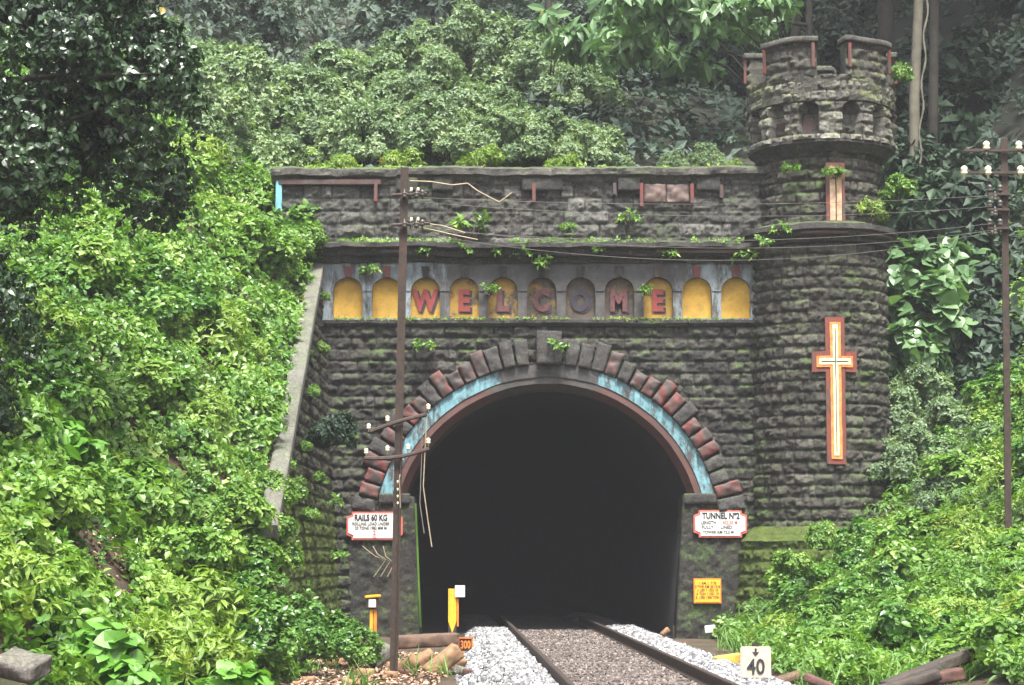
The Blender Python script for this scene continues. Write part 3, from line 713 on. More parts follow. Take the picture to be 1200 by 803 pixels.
for k in range(5):
    am = R(-33.5+72*k) if k == 0 else R(33.5+72*(k-1))
    am = R(-34+68.0*k) if k < 2 else R(-34+68+ (360-68)/4.0*(k-1))
    hw = R(22.5)
    if k >= 2: hw = R(20)
    def fn(u, v, w, am=am, hw=hw):
        a = am-hw+2*hw*u; r = TRR-w*0.36
        hh, _, _ = masonry(a*TRR, ZTB-0.05+v*(ZTT-ZTB), 0.21, 53, 0.25, 0.5)
        r = r+np.where(w < 0.5, hh-0.05, 0)
        return TX+r*np.sin(a), TY-r*np.cos(a), ZTB-0.05+v*(ZTT-ZTB)
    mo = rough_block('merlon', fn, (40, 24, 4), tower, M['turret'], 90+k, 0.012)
    def fn2(u, v, w, am=am, hw=hw):
        a = am-hw-0.03+(2*hw+0.06)*u; r = TRR+0.06-w*0.48
        return TX+r*np.sin(a), TY-r*np.cos(a), ZTT-0.06+v*0.11+0.012*np.sin(a*9)
    rough_block('merlon_coping', fn2, (24, 3, 5), mo, M['coping'], 30+k, 0.012)
    for e in (-1, 1):
        ae = am+e*(hw-0.035)
        q = MB(); 
        c_ = Vector((TX+(TRR+0.035)*math.sin(ae), TY-(TRR+0.035)*math.cos(ae), (ZTB+ZTT)/2+0.02))
        from mathutils import Matrix
        q.box(c_, (0.065, 0.06, (ZTT-ZTB)*0.7), rot=Matrix.Rotation(ae, 3, 'Z'), bev=0.015)
        q.build('painted_quoin', M['red trim'], mo)
TX = TXB
# painted cross and slit, bent round the shaft
def on_shaft(poly_rects, r0, r1, name, m_, parent):
    """union of rects (px0,px1,py0,py1) in photo pixels laid on the cylinder"""
    V = []; Fq = []
    for (p0, p1, q0, q1) in poly_rects:
        x0, x1 = at(p0, (q0+q1)/2, 38.9).x-TX, at(p1, (q0+q1)/2, 38.9).x-TX
        z1, z0 = wz(q0, 38.9), wz(q1, 38.9)
        n_ = max(2, int((x1-x0)/0.03)+1); nz = max(2, int((z1-z0)/0.12)+1)
        X_, Z_ = np.meshgrid(np.linspace(x0, x1, n_), np.linspace(z0, z1, nz), indexing='ij')
        wob = (fbm(X_*6, Z_*6, 0, 2, 5)-0.5)*0.012
        A_ = np.arcsin(np.clip(X_/(r1), -.99, .99)); b = len(V)
        for rr in (r1, r0):
            V += list(np.stack([TX+rr*np.sin(A_)+wob, TY-rr*np.cos(A_), Z_+wob], -1).reshape(-1, 3))
        g = grid_faces(n_, nz); Fq += list(g+b); Fq += list(g[:, ::-1]+b+n_*nz)
        i = np.arange(n_*nz).reshape(n_, nz); rim = list(i[:, 0])+list(i[-1, 1:])+list(i[::-1, -1][1:])+list(i[0, ::-1][1:-1])
        for a_, b_ in zip(rim, rim[1:]+rim[:1]): Fq.append([b_+b, a_+b, a_+b+n_*nz, b_+b+n_*nz])
    return npmesh(name, V, np.array(Fq), parent, [m_], False)
o1 = on_shaft([(967.5, 990.5, 372, 544), (951.5, 967.4, 412, 436), (990.6, 1004.5, 412, 436)], TR-0.1, TR+0.045, 'cross_rim', M['cross red'], tower)
o1['label'] = 'dark red rim of the painted cross'
o2 = on_shaft([(972.8, 985.6, 378, 538), (956.5, 972.7, 417.5, 430.5), (985.7, 999.5, 417.5, 430.5)], TR, TR+0.062, 'cross_face', M['cross orange'], o1)
on_shaft([(976, 982, 381, 534), (959.5, 975.9, 420.5, 427.5), (981.6, 997, 420.5, 427.5)], TR, TR+0.072, 'cross_inlay', M['cross cream'], o2)
on_shaft([(978.4, 979.5, 385, 530), (962, 978.3, 423.3, 424.6), (979.6, 994, 423.3, 424.6)], TR, TR+0.076, 'cross_groove', M['black'], o2)
TX = TXB+0.06
s1 = on_shaft([(968.5, 991, 190, 262)], 1.1, 1.24+0.055, 'slit_frame', M['red trim'], tower)
on_shaft([(973, 979.5, 195, 258), (981, 987, 195, 258)], 1.15, 1.24+0.068, 'slit_panel', M['slit cream'], s1)
on_shaft([(987.8, 989.4, 192, 259), (979.9, 980.6, 195, 258)], 1.15, 1.24+0.072, 'slit_groove', M['red trim'], s1)

TX = TXB
# ------------------------------------------------------------ wing wall on the left
WX_ = wx(396)
wing = thing('wing_wall', (WX_, -6, 0), 'mossy stone wing wall with a sloping concrete coping, left of the tunnel mouth', 'retaining wall')
res = 0.03; y0, y1 = -10.6, 0.0
nu = int((y1-y0)/res)+2; nvv = 230
Yg, T = np.meshgrid(np.linspace(y0, y1, nu), np.linspace(0, 1, nvv), indexing='ij')
Zg = -0.2+T*(np.clip(7.2+0.5*Yg, 0.4, 9)+0.2)
h, rb, j = masonry(Yg, Zg, ch=0.235, seed=61, bulge=0.02)
V = np.stack([-3.32-0.068*Zg+h*0.9, Yg, Zg], -1).reshape(-1, 3)
npmesh('wall_face', V, grid_faces(nu, nvv), wing, [M['wing']], True, {'blk': rb, 'joint': j})
pts = [(-3.34-0.068*(7.25+0.5*y), y, 7.27+0.5*y+0.02*math.sin(y*1.7)) for y in np.linspace(-10.7, -0.15, 40)]
MB().sweep([(-0.15, -0.13), (0.13, -0.13), (0.13, 0.05), (0.11, 0.07), (-0.12, 0.07), (-0.15, 0.05)], pts).build('coping', M['concrete'], wing)

# ------------------------------------------------------------ track
railprof = [(-0.068, 0), (0.068, 0), (0.068, 0.012), (0.012, 0.035), (0.009, 0.115), (0.034, 0.128), (0.034, 0.156), (0.024, 0.164), (-0.024, 0.164), (-0.034, 0.156), (-0.034, 0.128), (-0.009, 0.115), (-0.012, 0.035), (-0.068, 0.012)]
def trackx(y):
    # straight through the portal, curving gently in the near part and inside the tunnel
    return xc(y)+0.0009*max(0, -y-18)**2-0.0006*max(0, y)**2
for s, lab in ((-1, 'left hand dark steel rail beside the tall grey ballast heap'), (1, 'right hand dark steel rail along the long white ballast shoulder')):
    b = MB(); pts = [(trackx(y)+s*0.872, y, 0.045) for y in np.linspace(-44, 6, 70)]
    b.sweep(railprof, pts); o = b.build('rail', [M['rail'], M['rail top']], None)
    for pl in o.data.polygons:
        if pl.normal.z > 0.9 and pl.center.z > 0.15: pl.material_index = 1
    tag(o, lab, 'rail')
# ballast bed
def bedz(x, y):
    u = x-(xc(y)+0.0009*np.clip(-y-18, 0, 99)**2-0.0006*np.clip(y, 0, 99)**2)
    z = np.full_like(u, -0.3)
    mid = np.abs(u) < 0.84
    z = np.where(mid, 0.018+0.02*fbm(x*3, y*3, 0, 2, 3), z)
    zl = 0.06+0.20*sstep(0.95, 1.3, -u)*sstep(-5, -9, y)-np.clip(-u-1.55, 0, 3)*0.7
    z = np.where(u <= -0.84, zl, z)
    zr = 0.045+0.06*sstep(0.95, 1.3, u)-np.clip(u-1.62, 0, 3)*0.7
    z = np.where(u >= 0.84, zr, z)
    return z, u
ax = np.arange(-2.6, 5.8, 0.06); ay = np.arange(-40, 12, 0.12)
X, Y = np.meshgrid(ax, ay, indexing='ij'); Zb, U = bedz(X, Y)
Zb = Zb+0.03*(fbm(X*6, Y*6, 0, 3, 12)-0.5)
Zb = np.where(np.abs(np.abs(U)-0.872) < 0.12, -0.01, Zb)
V = np.stack([X, Y, Zb], -1).reshape(-1, 3); Fc = grid_faces(len(ax), len(ay)); cu_ = U.reshape(-1)[Fc].mean(1); cz_ = V[Fc][:, :, 2].mean(1)
in_t = (V[Fc][:, :, 1].mean(1) > 0.0)
kk = (cz_ > -0.12) & (~in_t | (np.abs(V[Fc][:, :, 0].mean(1)-CX) < 2.35))
def gravel_mat(name, a, b, c_, sc=22):
    m, n, p = mat(name)
    t = n.nodes.new('ShaderNodeTexVoronoi'); t.inputs['Scale'].default_value = sc
    tc = n.nodes.new('ShaderNodeTexCoord'); n.links.new(tc.outputs['Object'], t.inputs['Vector'])
    s = n.nodes.new('ShaderNodeSeparateColor'); n.links.new(t.outputs['Color'], s.inputs[0])
    cc = ramp(n, s.outputs[0], [(0, a), (0.5, b), (1, c_)])
    cc = mixc(n, ramp(n, t.outputs['Distance'], [(0.35, 0.0), (0.7, 0.8)]), cc, (0.03, 0.028, 0.026))
    n.links.new(cc, p.inputs['Base Color']); p.inputs['Roughness'].default_value = 0.85
    bump(n, p, t.outputs['Distance'], 0.8, -0.03); return m
M['gravel'] = gravel_mat('ballast base', (0.06, 0.06, 0.065), (0.13, 0.13, 0.135), (0.25, 0.25, 0.25))
M['gravel brown'] = gravel_mat('brown track gravel', (0.035, 0.026, 0.022), (0.08, 0.062, 0.054), (0.15, 0.125, 0.11), 26)
mi = (np.abs(cu_) < 0.9).astype(int)[kk]
o = npmesh('track_bed', V, Fc[kk], None, [M['gravel'], M['gravel brown']], True, mi=mi); tag(o, kind='structure')
for k in range(44):
    ys_ = -26+k*0.65; xs_ = trackx(ys_)
    def fn(u, v, w, xs_=xs_, ys_=ys_): return xs_+(u-.5)*2.6, ys_+(w-.5)*0.24, -0.12+v*0.165
    o = rough_block('sleeper', fn, (30, 3, 4), None, M['sleeper'], 400+k, 0.006)
    tag(o, 'half buried grey brown sleeper crossing under both rails', 'sleeper', 'sleepers under the rails')
# loose stones
def stone_cloud(name, P, S, m_, seed, label, cat):
    r = np.random.default_rng(seed); n_ = len(P)
    g = (1+5**.5)/2
    ico = np.array([(-1, g, 0), (1, g, 0), (-1, -g, 0), (1, -g, 0), (0, -1, g), (0, 1, g), (0, -1, -g), (0, 1, -g), (g, 0, -1), (g, 0, 1), (-g, 0, -1), (-g, 0, 1)])/1.9
    fi = np.array([(0, 11, 5), (0, 5, 1), (0, 1, 7), (0, 7, 10), (0, 10, 11), (1, 5, 9), (5, 11, 4), (11, 10, 2), (10, 7, 6), (7, 1, 8), (3, 9, 4), (3, 4, 2), (3, 2, 6), (3, 6, 8), (3, 8, 9), (4, 9, 5), (2, 4, 11), (6, 2, 10), (8, 6, 7), (9, 8, 1)])
    Vv = ico[None]*r.uniform(0.65, 1.2, (n_, 12, 1))*r.uniform(0.55, 1.25, (n_, 1, 3))
    q = r.normal(size=(n_, 4)); q /= np.linalg.norm(q, axis=1, keepdims=True); w, x, y, z = q.T
    Rm = np.stack([1-2*(y*y+z*z), 2*(x*y-z*w), 2*(x*z+y*w), 2*(x*y+z*w), 1-2*(x*x+z*z), 2*(y*z-x*w), 2*(x*z-y*w), 2*(y*z+x*w), 1-2*(x*x+y*y)], -1).reshape(-1, 3, 3)
    Vv = np.einsum('nij,nkj->nki', Rm, Vv)*S[:, None, None]+P[:, None, :]
    Ff = (fi[None]+(np.arange(n_)*12)[:, None, None]).reshape(-1, 3)
    o = npmesh(name, Vv.reshape(-1, 3), Ff, None, [m_], False, fattrs={'rnd': np.repeat(r.random(n_), 20)})
    return tag(o, label, cat, kind='stuff')
def stone_leaf(name, a, b, c_):
    m, n, p = mat(name); t = n.nodes.new('ShaderNodeAttribute'); t.attribute_name = 'rnd'
    n.links.new(ramp(n, t.outputs['Fac'], [(0, a), (0.55, b), (1, c_)]), p.inputs['Base Color']); p.inputs['Roughness'].default_value = 0.8; return m
rg = np.random.default_rng(3)
def scatter_bed(n_, y0, y1, u0, u1, power=1.0):
    y = y0+(y1-y0)*rg.random(n_)**power; u = u0+(u1-u0)*rg.random(n_)
    x = (xc(y)+0.0009*np.clip(-y-18, 0, 99)**2-0.0006*np.clip(y, 0, 99)**2)+u
    z, _ = bedz(x, y); ok = (z > -0.1) & ((y < 0.1) | (np.abs(x-CX) < 2.3)); return np.stack([x, y, z], 1)[ok]
P = np.concatenate([scatter_bed(16000, -22, 2, -2.2, -0.93), scatter_bed(16000, -22, 2, 0.93, 2.2)])
P[:, 2] += rg.uniform(-0.01, 0.035, len(P))
stone_cloud('ballast_stones', P, rg.uniform(0.022, 0.042, len(P)), stone_leaf('pale ballast stone', (0.07, 0.07, 0.075), (0.19, 0.19, 0.195), (0.42, 0.42, 0.42)), 1, 'loose pale grey ballast stones heaped along both rails', 'ballast')
P = scatter_bed(13000, -20, 2, -0.80, 0.80); P[:, 2] += rg.uniform(-0.010, 0.02, len(P))
stone_cloud('track_gravel', P, rg.uniform(0.012, 0.03, len(P)), stone_leaf('brown gravel stone', (0.03, 0.023, 0.02), (0.085, 0.066, 0.058), (0.22, 0.18, 0.16)), 2, 'brown grey gravel between the two rails', 'gravel')

# ------------------------------------------------------------ foliage machinery
def template(k, wid=0.36, fold=0.12, droop=0.18, peak=0.42):
    """leaf of unit length: base, k stations of (left, mid, right), tip"""
    V = [(0, 0, 0)]
    for i in range(1, k+1):
        t = i/(k+1); w = wid*(math.sin(PI*t**(math.log(0.5)/math.log(peak)))**0.8)
        zc2 = -droop*t*t; V += [(-w, t, zc2+fold*w), (0, t, zc2), (w, t, zc2+fold*w)]
    V.append((0, 1, -droop)); Fc = []
    Fc += [(0, 2, 1), (0, 3, 2)]
    for i in range(k-1):
        a = 1+3*i; b = a+3
        Fc += [(a, a+1, b+1), (a, b+1, b), (a+1, a+2, b+2), (a+1, b+2, b+1)]
    a = 1+3*(k-1); e = 1+3*k
    Fc += [(a, a+1, e), (a+1, a+2, e)]
    return np.array(V, float), np.array(Fc)
T_OVAL = template(1, 0.30, 0.35, 0.22, 0.45); T_FINE = template(2, 0.34, 0.3, 0.25, 0.45); T_BROAD = template(5, 0.46, 0.15, 0.3, 0.38)
T_LONG = template(2, 0.15, 0.3, 0.35, 0.4); T_GRASS = template(3, 0.035, 0.3, 0.75, 0.3); T_PALM = template(2, 0.20, 0.2, 0.3, 0.45)
def unit(a): return a/np.maximum(np.linalg.norm(a, axis=-1, keepdims=True), 1e-9)
def leaf_mesh(P, D, Nn, S, T, r):
    tv, tf_ = T; n_ = len(P)
    D = unit(D); side = unit(np.cross(D, Nn)); Nn = unit(np.cross(side, D))
    V = P[:, None]+S[:, None, None]*(tv[None, :, 0:1]*side[:, None]+tv[None, :, 1:2]*D[:, None]+tv[None, :, 2:3]*Nn[:, None])
    Ff = (tf_[None]+(np.arange(n_)*len(tv))[:, None, None]).reshape(-1, 3)
    return V.reshape(-1, 3), Ff, np.repeat(r, len(tf_))
def rosette(T, U, k, size, r, el=0.35, elv=0.45, sag=0.2, sv=0.35):
    """k leaves round each twig end"""
    n_ = len(T); U = unit(U); ref = np.where(np.abs(U[:, 2:3]) > 0.9, np.array([[1., 0, 0]]), np.array([[0, 0, 1.]]))
    a = unit(np.cross(U, ref)); b = np.cross(U, a)
    ph = r.uniform(0, 2*PI, (n_, 1))+np.arange(k)[None]*2.4+r.normal(0, 0.3, (n_, k))
    e = el+r.normal(0, elv, (n_, k))
    per = np.cos(ph)[..., None]*a[:, None]+np.sin(ph)[..., None]*b[:, None]
    D = np.cos(e)[..., None]*per+np.sin(e)[..., None]*U[:, None]; D[..., 2] -= sag
    Nn = np.cos(e)[..., None]*U[:, None]-np.sin(e)[..., None]*per
    Nn = Nn+r.normal(0, 0.18, Nn.shape)
    P = T[:, None]+D*size*0.12-U[:, None]*size*0.5*(np.arange(k)[None, :, None]/k)
    S = size*(1+r.normal(0, sv, (n_, k)).clip(-0.6, 0.7))
    rr = (r.random((n_, 1))*0.5+r.random((n_, k))*0.5)
    return P.reshape(-1, 3), D.reshape(-1, 3), Nn.reshape(-1, 3), S.ravel(), rr.ravel()
def lumps(r, n_, rx, rz, m_=9, lump=0.45, full=False):
    """twig ends over a lumpy crown; returns points and outward directions"""
    c = r.normal(size=(m_, 3)); c[:, 2] = np.abs(c[:, 2])*0.9 if not full else c[:, 2]; c = unit(c)
    rad = r.uniform(0.5, 0.85, (m_, 1)); c = c*rad
    lr = r.uniform(0.6, 1.2, m_)*lump
    i = r.integers(0, m_, n_); d = unit(r.normal(size=(n_, 3))+c[i]*1.1+np.array([0, 0, 0.3]))
    p = c[i]+d*(lr[i]*r.uniform(0.55, 1.05, n_)**0.5)[:, None]
    p = (p+r.normal(0, 0.045, p.shape))*np.array([rx, rx, rz])
    return p, unit(d*np.array([1, 1, 1.1])+np.array([0, 0, 0.45]))
def twigs(mb, base, tips, r, rad=0.02, n_=14):
    idx = r.choice(len(tips), min(n_, len(tips)), replace=False)
    for i in idx:
        t = Vector(tips[i]); b = Vector(base)+Vector((r.normal(0, 0.05), r.normal(0, 0.05), 0)); m_ = b.lerp(t, 0.5)+Vector((r.normal(0, 0.05), r.normal(0, 0.05), 0.08))*t.length
        mb.tube([b, m_, t], [rad, rad*0.7, rad*0.25], 5)
MESH = {}
def plant_proto(key, rx, rz, n_, k, size, mt, T=T_OVAL, seed=0, m_=9, lump=0.45, el=0.35, sag=0.2, stem=0.018):
    r = np.random.default_rng(seed); p, u = lumps(r, n_, rx, rz, m_, lump); p[:, 2] = np.maximum(p[:, 2], 0.02)
    V, Ff, rr = leaf_mesh(*rosette(p, u, k, size, r, el=el, sag=sag)[:4], T, None if False else rosette(p[:1], u[:1], 1, size, r)[4]) if False else (None, None, None)
    P, D, Nn, S, q = rosette(p, u, k, size, r, el=el, sag=sag)
    V, Ff, rr = leaf_mesh(P, D, Nn, S, T, q)
    o = npmesh('foliage', V, Ff, None, [mt], False, fattrs={'rnd': rr}); me = o.data; bpy.data.objects.remove(o)
    b = MB(); twigs(b, (0, 0, -0.1), p, r, stem, 14); s = b.build('stem', [M['bark']]); ms = s.data; bpy.data.objects.remove(s)
    MESH[key] = (me, ms)
def plant(key, loc, scale, rz, name, label, cat, group=None, squash=1.0):
    t = thing(name, loc, label, cat, group, rz); t.scale = (scale, scale, scale*squash)
    me, ms = MESH[key]
    a = bpy.data.objects.new('foliage', me); COL.objects.link(a); a.parent = t
    b = bpy.data.objects.new('stem', ms); COL.objects.link(b); b.parent = t
    return t
for i in range(4):
    plant_proto(('b', i), 0.75, 0.8, 560, 7, 0.09, M['leaf bright'], T_FINE, 100+i, lump=0.38, m_=12)
    plant_proto(('m', i), 0.75, 0.85, 560, 7, 0.078, M['leaf mid'], T_FINE, 110+i, lump=0.36, m_=14)
for i in range(2):
    plant_proto(('y', i), 0.7, 0.65, 300, 8, 0.10, M['leaf yellow'], T_LONG, 120+i, sag=0.35)
    plant_proto(('p', i), 1.0, 1.3, 190, 6, 0.30, M['leaf pale'], T_BROAD, 130+i, m_=12)
    plant_proto(('l', i), 1.2, 1.35, 2100, 8, 0.075, M['leaf mist'], T_OVAL, 140+i, m_=30, lump=0.24, sag=0.35, el=0.5)
    plant_proto(('d', i), 1.3, 1.5, 420, 8, 0.22, M['leaf forest'], T_OVAL, 150+i, m_=16, lump=0.36, sag=0.3)
    plant_proto(('h', i), 1.3, 1.4, 750, 8, 0.12, M['leaf far'], T_OVAL, 155+i, m_=22, lump=0.3, sag=0.3)
    plant_proto(('g', i), 0.42, 0.5, 38, 5, 0.21, M['leaf big'], T_BROAD, 160+i, m_=7, sag=0.3, el=0.15)
    plant_proto(('s', i), 0.17, 0.16, 20, 5, 0.085, M['leaf bright'], T_OVAL, 170+i, m_=5, stem=0.006)
C1 = wz(287)
def ground_z(x, y): return float(Hf(np.array([x]), np.array([y]))[0])

# low undergrowth covering the banks
def undergrowth(name, x0, x1, y0, y1, n_, size, mt, T, seed, label, cond, hmax=0.55, k=6):
    r = np.random.default_rng(seed); x = r.uniform(x0, x1, n_); y = r.uniform(y0, y1, n_)
    ok = cond(x, y); x, y = x[ok], y[ok]; e = 0.15
    z = Hf(x, y); nx = -(Hf(x+e, y)-Hf(x-e, y))/(2*e); ny_ = -(Hf(x, y+e)-Hf(x, y-e))/(2*e)
    nn = unit(np.stack([np.clip(nx, -1.3, 1.3), np.clip(ny_, -1.3, 1.3), np.ones_like(nx)], 1))
    cl = fbm(x*1.5, y*1.5, 0, 3, seed)
    bare = fbm(x*0.9+40, y*0.9, 0, 2, seed+5)
    hh = hmax*sstep(0.25, 0.75, cl)*r.uniform(0.35, 1.0, len(x))
    keep_ = bare > 0.27
    P = np.stack([x, y, z+0.03], 1)+nn*hh[:, None]
    # face away from the clump centres
    g = np.stack([fbm((x+e)*1.5, y*1.5, 0, 3, seed)-cl, fbm(x*1.5, (y+e)*1.5, 0, 3, seed)-cl, 0*x], 1)/e
    U = unit(nn-g*1.0+np.array([0, -0.15, 0.35])+r.normal(0, 0.25, nn.shape))
    P, U = P[keep_], U[keep_]
    p, D, Nn, S, q = rosette(P, U, k, size, r)
    V, Ff, rr = leaf_mesh(p, D, Nn, S, T, q)
    o = npmesh(name, V, Ff, None, [mt], False, fattrs={'rnd': rr}); return tag(o, label, 'undergrowth', kind='stuff')
condL = lambda x, y: ~((y < -22.0) & (x > -5.2)) & ((x < -3.62-0.068*np.clip(7.1+.5*y, 0, 8)) | ((y < -11.2) & (x < -2.75-0.10*np.clip(-y-16, 0, 30)))) & (np.abs(x) < (y+40)*0.30)
undergrowth('undergrowth', -17, -2.7, -24, 7, 54000, 0.09, M['leaf bright'], T_FINE, 1, 'dense bright green creepers covering the left bank', condL, 0.5)
undergrowth('undergrowth', -17, -2.7, -24, 7, 14000, 0.085, M['leaf mid'], T_FINE, 2, 'darker small leaved weeds among the creepers of the left bank', condL, 0.5)
condR = lambda x, y: (x > np.interp(y, [-18, -14, -7, 0], [3.6, 3.5, 3.8, 3.9])) & ~((y < -15.3) & (x < 5.45)) & (((x-TX)**2+(y-TY)**2) > 1.75**2) & ((y < -0.2) | (x > 7.2)) & (np.abs(x) < (y+40)*0.31)
undergrowth('undergrowth', 3.5, 16, -19, 7, 46000, 0.072, M['leaf bright'], T_FINE, 3, 'bright green weeds covering the right bank', condR, 0.4)
undergrowth('undergrowth', 3.5, 16, -19, 7, 12000, 0.11, M['grass'], T_LONG, 4, 'long narrow leaved weeds on the right bank', condR, 0.5)
condP = lambda x, y: (x < 2.6-0.25*y) & (np.abs(x) < (y+40)*0.3)
undergrowth('undergrowth', -12, 6.5, 1.1, 9, 7000, 0.15, M['leaf mid'], T_OVAL, 5, 'green undergrowth on the hill above the tunnel', condP, 0.5)

condH = lambda x, y: (np.abs(x) < (y+40)*0.3) & ((y > 3) | (x > 7.5))
undergrowth('undergrowth', -45, 45, 1, 112, 70000, 0.24, M['leaf far'], T_OVAL, 6, 'dark undergrowth covering the misty hillside', condH, 0.9)
def ledge_weeds(name, x0, x1, y0, y1, z, n_, size, mt, seed, label, keep):
    r = np.random.default_rng(seed); x = r.uniform(x0, x1, n_); k = fbm(x*1.3, x*0+seed, 0, 3, seed) > keep; x = x[k]
    y = r.uniform(y0, y1, len(x)); P = np.stack([x, y, z+r.uniform(-0.02, 0.05, len(x))], 1); U = unit(np.stack([r.normal(0, .5, len(x)), r.normal(-0.5, .5, len(x)), np.ones(len(x))], 1))
    p, D, Nn, S, q = rosette(P, U, 5, size, r); V, Ff, rr = leaf_mesh(p, D, Nn, S, T_OVAL, q)
    o = npmesh(name, V, Ff, None, [mt], False, fattrs={'rnd': rr}); return tag(o, label, 'weeds', kind='stuff')
ledge_weeds('coping_weeds', XL, XR-0.3, -0.12, 0.5, P1+0.25, 420, 0.075, M['leaf yellow'], 31, 'tiny weeds and moss along the top of the parapet coping', 0.47)
ledge_weeds('cornice_weeds', XL, XR-0.3, -0.38, -0.1, C1+0.03, 420, 0.06, M['leaf bright'], 32, 'tiny weeds along the top of the main cornice', 0.47)
ledge_weeds('ledge_weeds', XL+1, XR-0.3, -0.14, -0.04, NB0+0.01, 420, 0.035, M['leaf yellow'], 33, 'moss and tiny weeds along the ledge under the niches', 0.42)

# shrubs, one by one
rr_ = random.Random(12)
def near_any(x, y, L, d):
    return any((x-a)**2+(y-b)**2 < d*d for a, b in L)
placed = []
cnt = 0
for _ in range(4000):
    if cnt >= 92: break
    y = rr_.uniform(-23, 3); x = -rr_.uniform(3.5, 12)
    if y > -11.5 and x > -4.1: continue
    if abs(x) > (y+40)*0.27+0.6 or near_any(x, y, placed, 0.72): continue
    if -19 < y < -11.5 and x > -3.5: continue
    if y < -19 and x > -3.9: continue
    if y < -21.5 and x > -5.2: continue
    placed.append((x, y)); cnt += 1
    key = rr_.choice([('b', rr_.randrange(4)), ('b', rr_.randrange(4)), ('m', rr_.randrange(4)), ('y', rr_.randrange(2))])
    lab = {'b': 'bright green leafy shrub on the left bank', 'm': 'mid green small leaved shrub on the left bank', 'y': 'yellow green narrow leaved shrub on the left bank'}[key[0]]
    plant(key, (x, y, ground_z(x, y)-0.1), rr_.uniform(0.55, 1.3), rr_.uniform(0, 6.28), 'shrub', lab, 'shrub', {'b': 'bright shrubs on the left bank', 'm': 'mid green shrubs on the left bank', 'y': 'yellow green shrubs on the left bank'}[key[0]], rr_.uniform(0.75, 1.0))
cnt = 0
for _ in range(4000):
    if cnt >= 60: break
    y = rr_.uniform(-17, 0.5); x = rr_.uniform(3.7, 11)
    xr = np.interp(y, [-17, -14, -7, 0], [4.3, 4.1, 4.5, 4.6])
    if y < -15.0 and x < 5.9: continue
    if x < xr or x > (y+40)*0.265+0.3 or near_any(x, y, placed, 0.66): continue
    if (x-TX)**2+(y-TY)**2 < 2.1**2: continue
    if y > -1.5 and x < 5: continue
    placed.append((x, y)); cnt += 1
    key = rr_.choice([('b', rr_.randrange(4)), ('m', rr_.randrange(4)), ('m', rr_.randrange(4)), ('y', rr_.randrange(2))])
    lab = {'b': 'bright green leafy shrub on the right bank', 'm': 'mid green small leaved shrub on the right bank', 'y': 'yellow green narrow leaved shrub on the right bank'}[key[0]]
    plant(key, (x, y, ground_z(x, y)-0.12), rr_.uniform(0.55, 1.2), rr_.uniform(0, 6.28), 'shrub', lab, 'shrub', {'b': 'bright shrubs on the right bank', 'm': 'mid green shrubs on the right bank', 'y': 'yellow green shrubs on the right bank'}[key[0]], rr_.uniform(0.7, 0.95))
def shrub_at(key, px, py, d, size, label, group=None, name='shrub', rz=None, squash=1.0, cat='shrub'):
    """py is the pixel of the shrub's middle"""
    me = MESH[key][0]; c = at(px, py, d)
    return plant(key, (c.x, c.y, c.z-size*0.45), size, rr_.uniform(0, 6.28) if rz is None else rz, name, label, cat, group, squash)
# bushes behind the parapet
G = 'soft green bushes in a row behind the parapet'
for (px, py, d, s, k) in ((215, 120, 42, 1.2, 'l'), (235, 190, 41.5, 0.9, 'l'), (190, 170, 41, 1.0, 'l'), (175, 80, 43, 1.3, 'l'), (230, 150, 43, 1.3, 'l'), (270, 110, 45, 1.4, 'l'), (300, 200, 43, 1.1, 'l'), (345, 150, 46, 1.5, 'l'), (390, 120, 47, 1.5, 'l'), (360, 180, 43.5, 0.8, 'y'), (430, 165, 44.5, 1.1, 'l'), (455, 105, 48, 1.5, 'l'),
                         (500, 125, 46, 1.3, 'l'), (520, 160, 44.0, 1.0, 'l'), (560, 140, 46, 1.1, 'l'), (600, 165, 44, 0.9, 'l'), (640, 170, 44, 0.85, 'l'), (690, 178, 44, 0.8, 'l'), (565, 178, 43.3, 0.7, 'y'), (660, 185, 43.3, 0.6, 'y'), (480, 180, 43.2, 0.7, 'y'),
                         (400, 186, 42.8, 0.6, 'y'), (790, 190, 43.5, 0.3, 'l'), (830, 188, 43.5, 0.4, 'l'), (860, 190, 43, 0.3, 'y'), (530, 60, 53, 1.3, 'l'), (640, 90, 53, 1.5, 'l'), (580, 75, 54, 1.6, 'l'), (680, 110, 52, 1.0, 'l')):
    lab = 'pale green drooping leaved bush rising behind the parapet' if k == 'l' else 'low yellow green bush just above the parapet coping'
    shrub_at((k, rr_.randrange(2)), px, py, d, s, lab, 'drooping bushes behind the parapet' if k == 'l' else 'low bushes above the parapet coping')
# right of the tower
for (px, py, d, s) in ((1070, 330, 43, 0.85), (1095, 375, 42.5, 0.9), (1060, 420, 42, 0.75), (1130, 330, 44.5, 0.8)):
    shrub_at(('p', rr_.randrange(2)), px, py, d, s, 'large pale leaved shrub right of the tower shaft', 'large pale leaved shrubs beside the tower')
for (px, py, d, s) in ((1075, 480, 41, 1.0), (1110, 520, 40, 1.0), (1065, 540, 39.5, 0.75), (1150, 545, 39, 0.9), (1120, 575, 37.5, 0.7)):
    shrub_at(('l', rr_.randrange(2)), px, py, d, s, 'feathery green bush between the tower and the right hand pole', 'feathery bushes between tower and pole')
for (px, py, d, s) in ((1150, 420, 43, 1.2), (1190, 470, 42, 1.2), (1180, 350, 45, 1.3), (1130, 260, 47, 1.4), (1190, 260, 48, 1.5), (1090, 230, 48, 1.0), (1060, 200, 49, 1.0), (1150, 160, 52, 1.6), (1100, 120, 54, 1.6), (1190, 120, 54, 1.6), (1185, 560, 39, 0.9)):
    shrub_at(('d', rr_.randrange(2)), px, py, d, s, 'dark green bush in the shade behind the right hand pole', 'dark bushes behind the right hand pole')
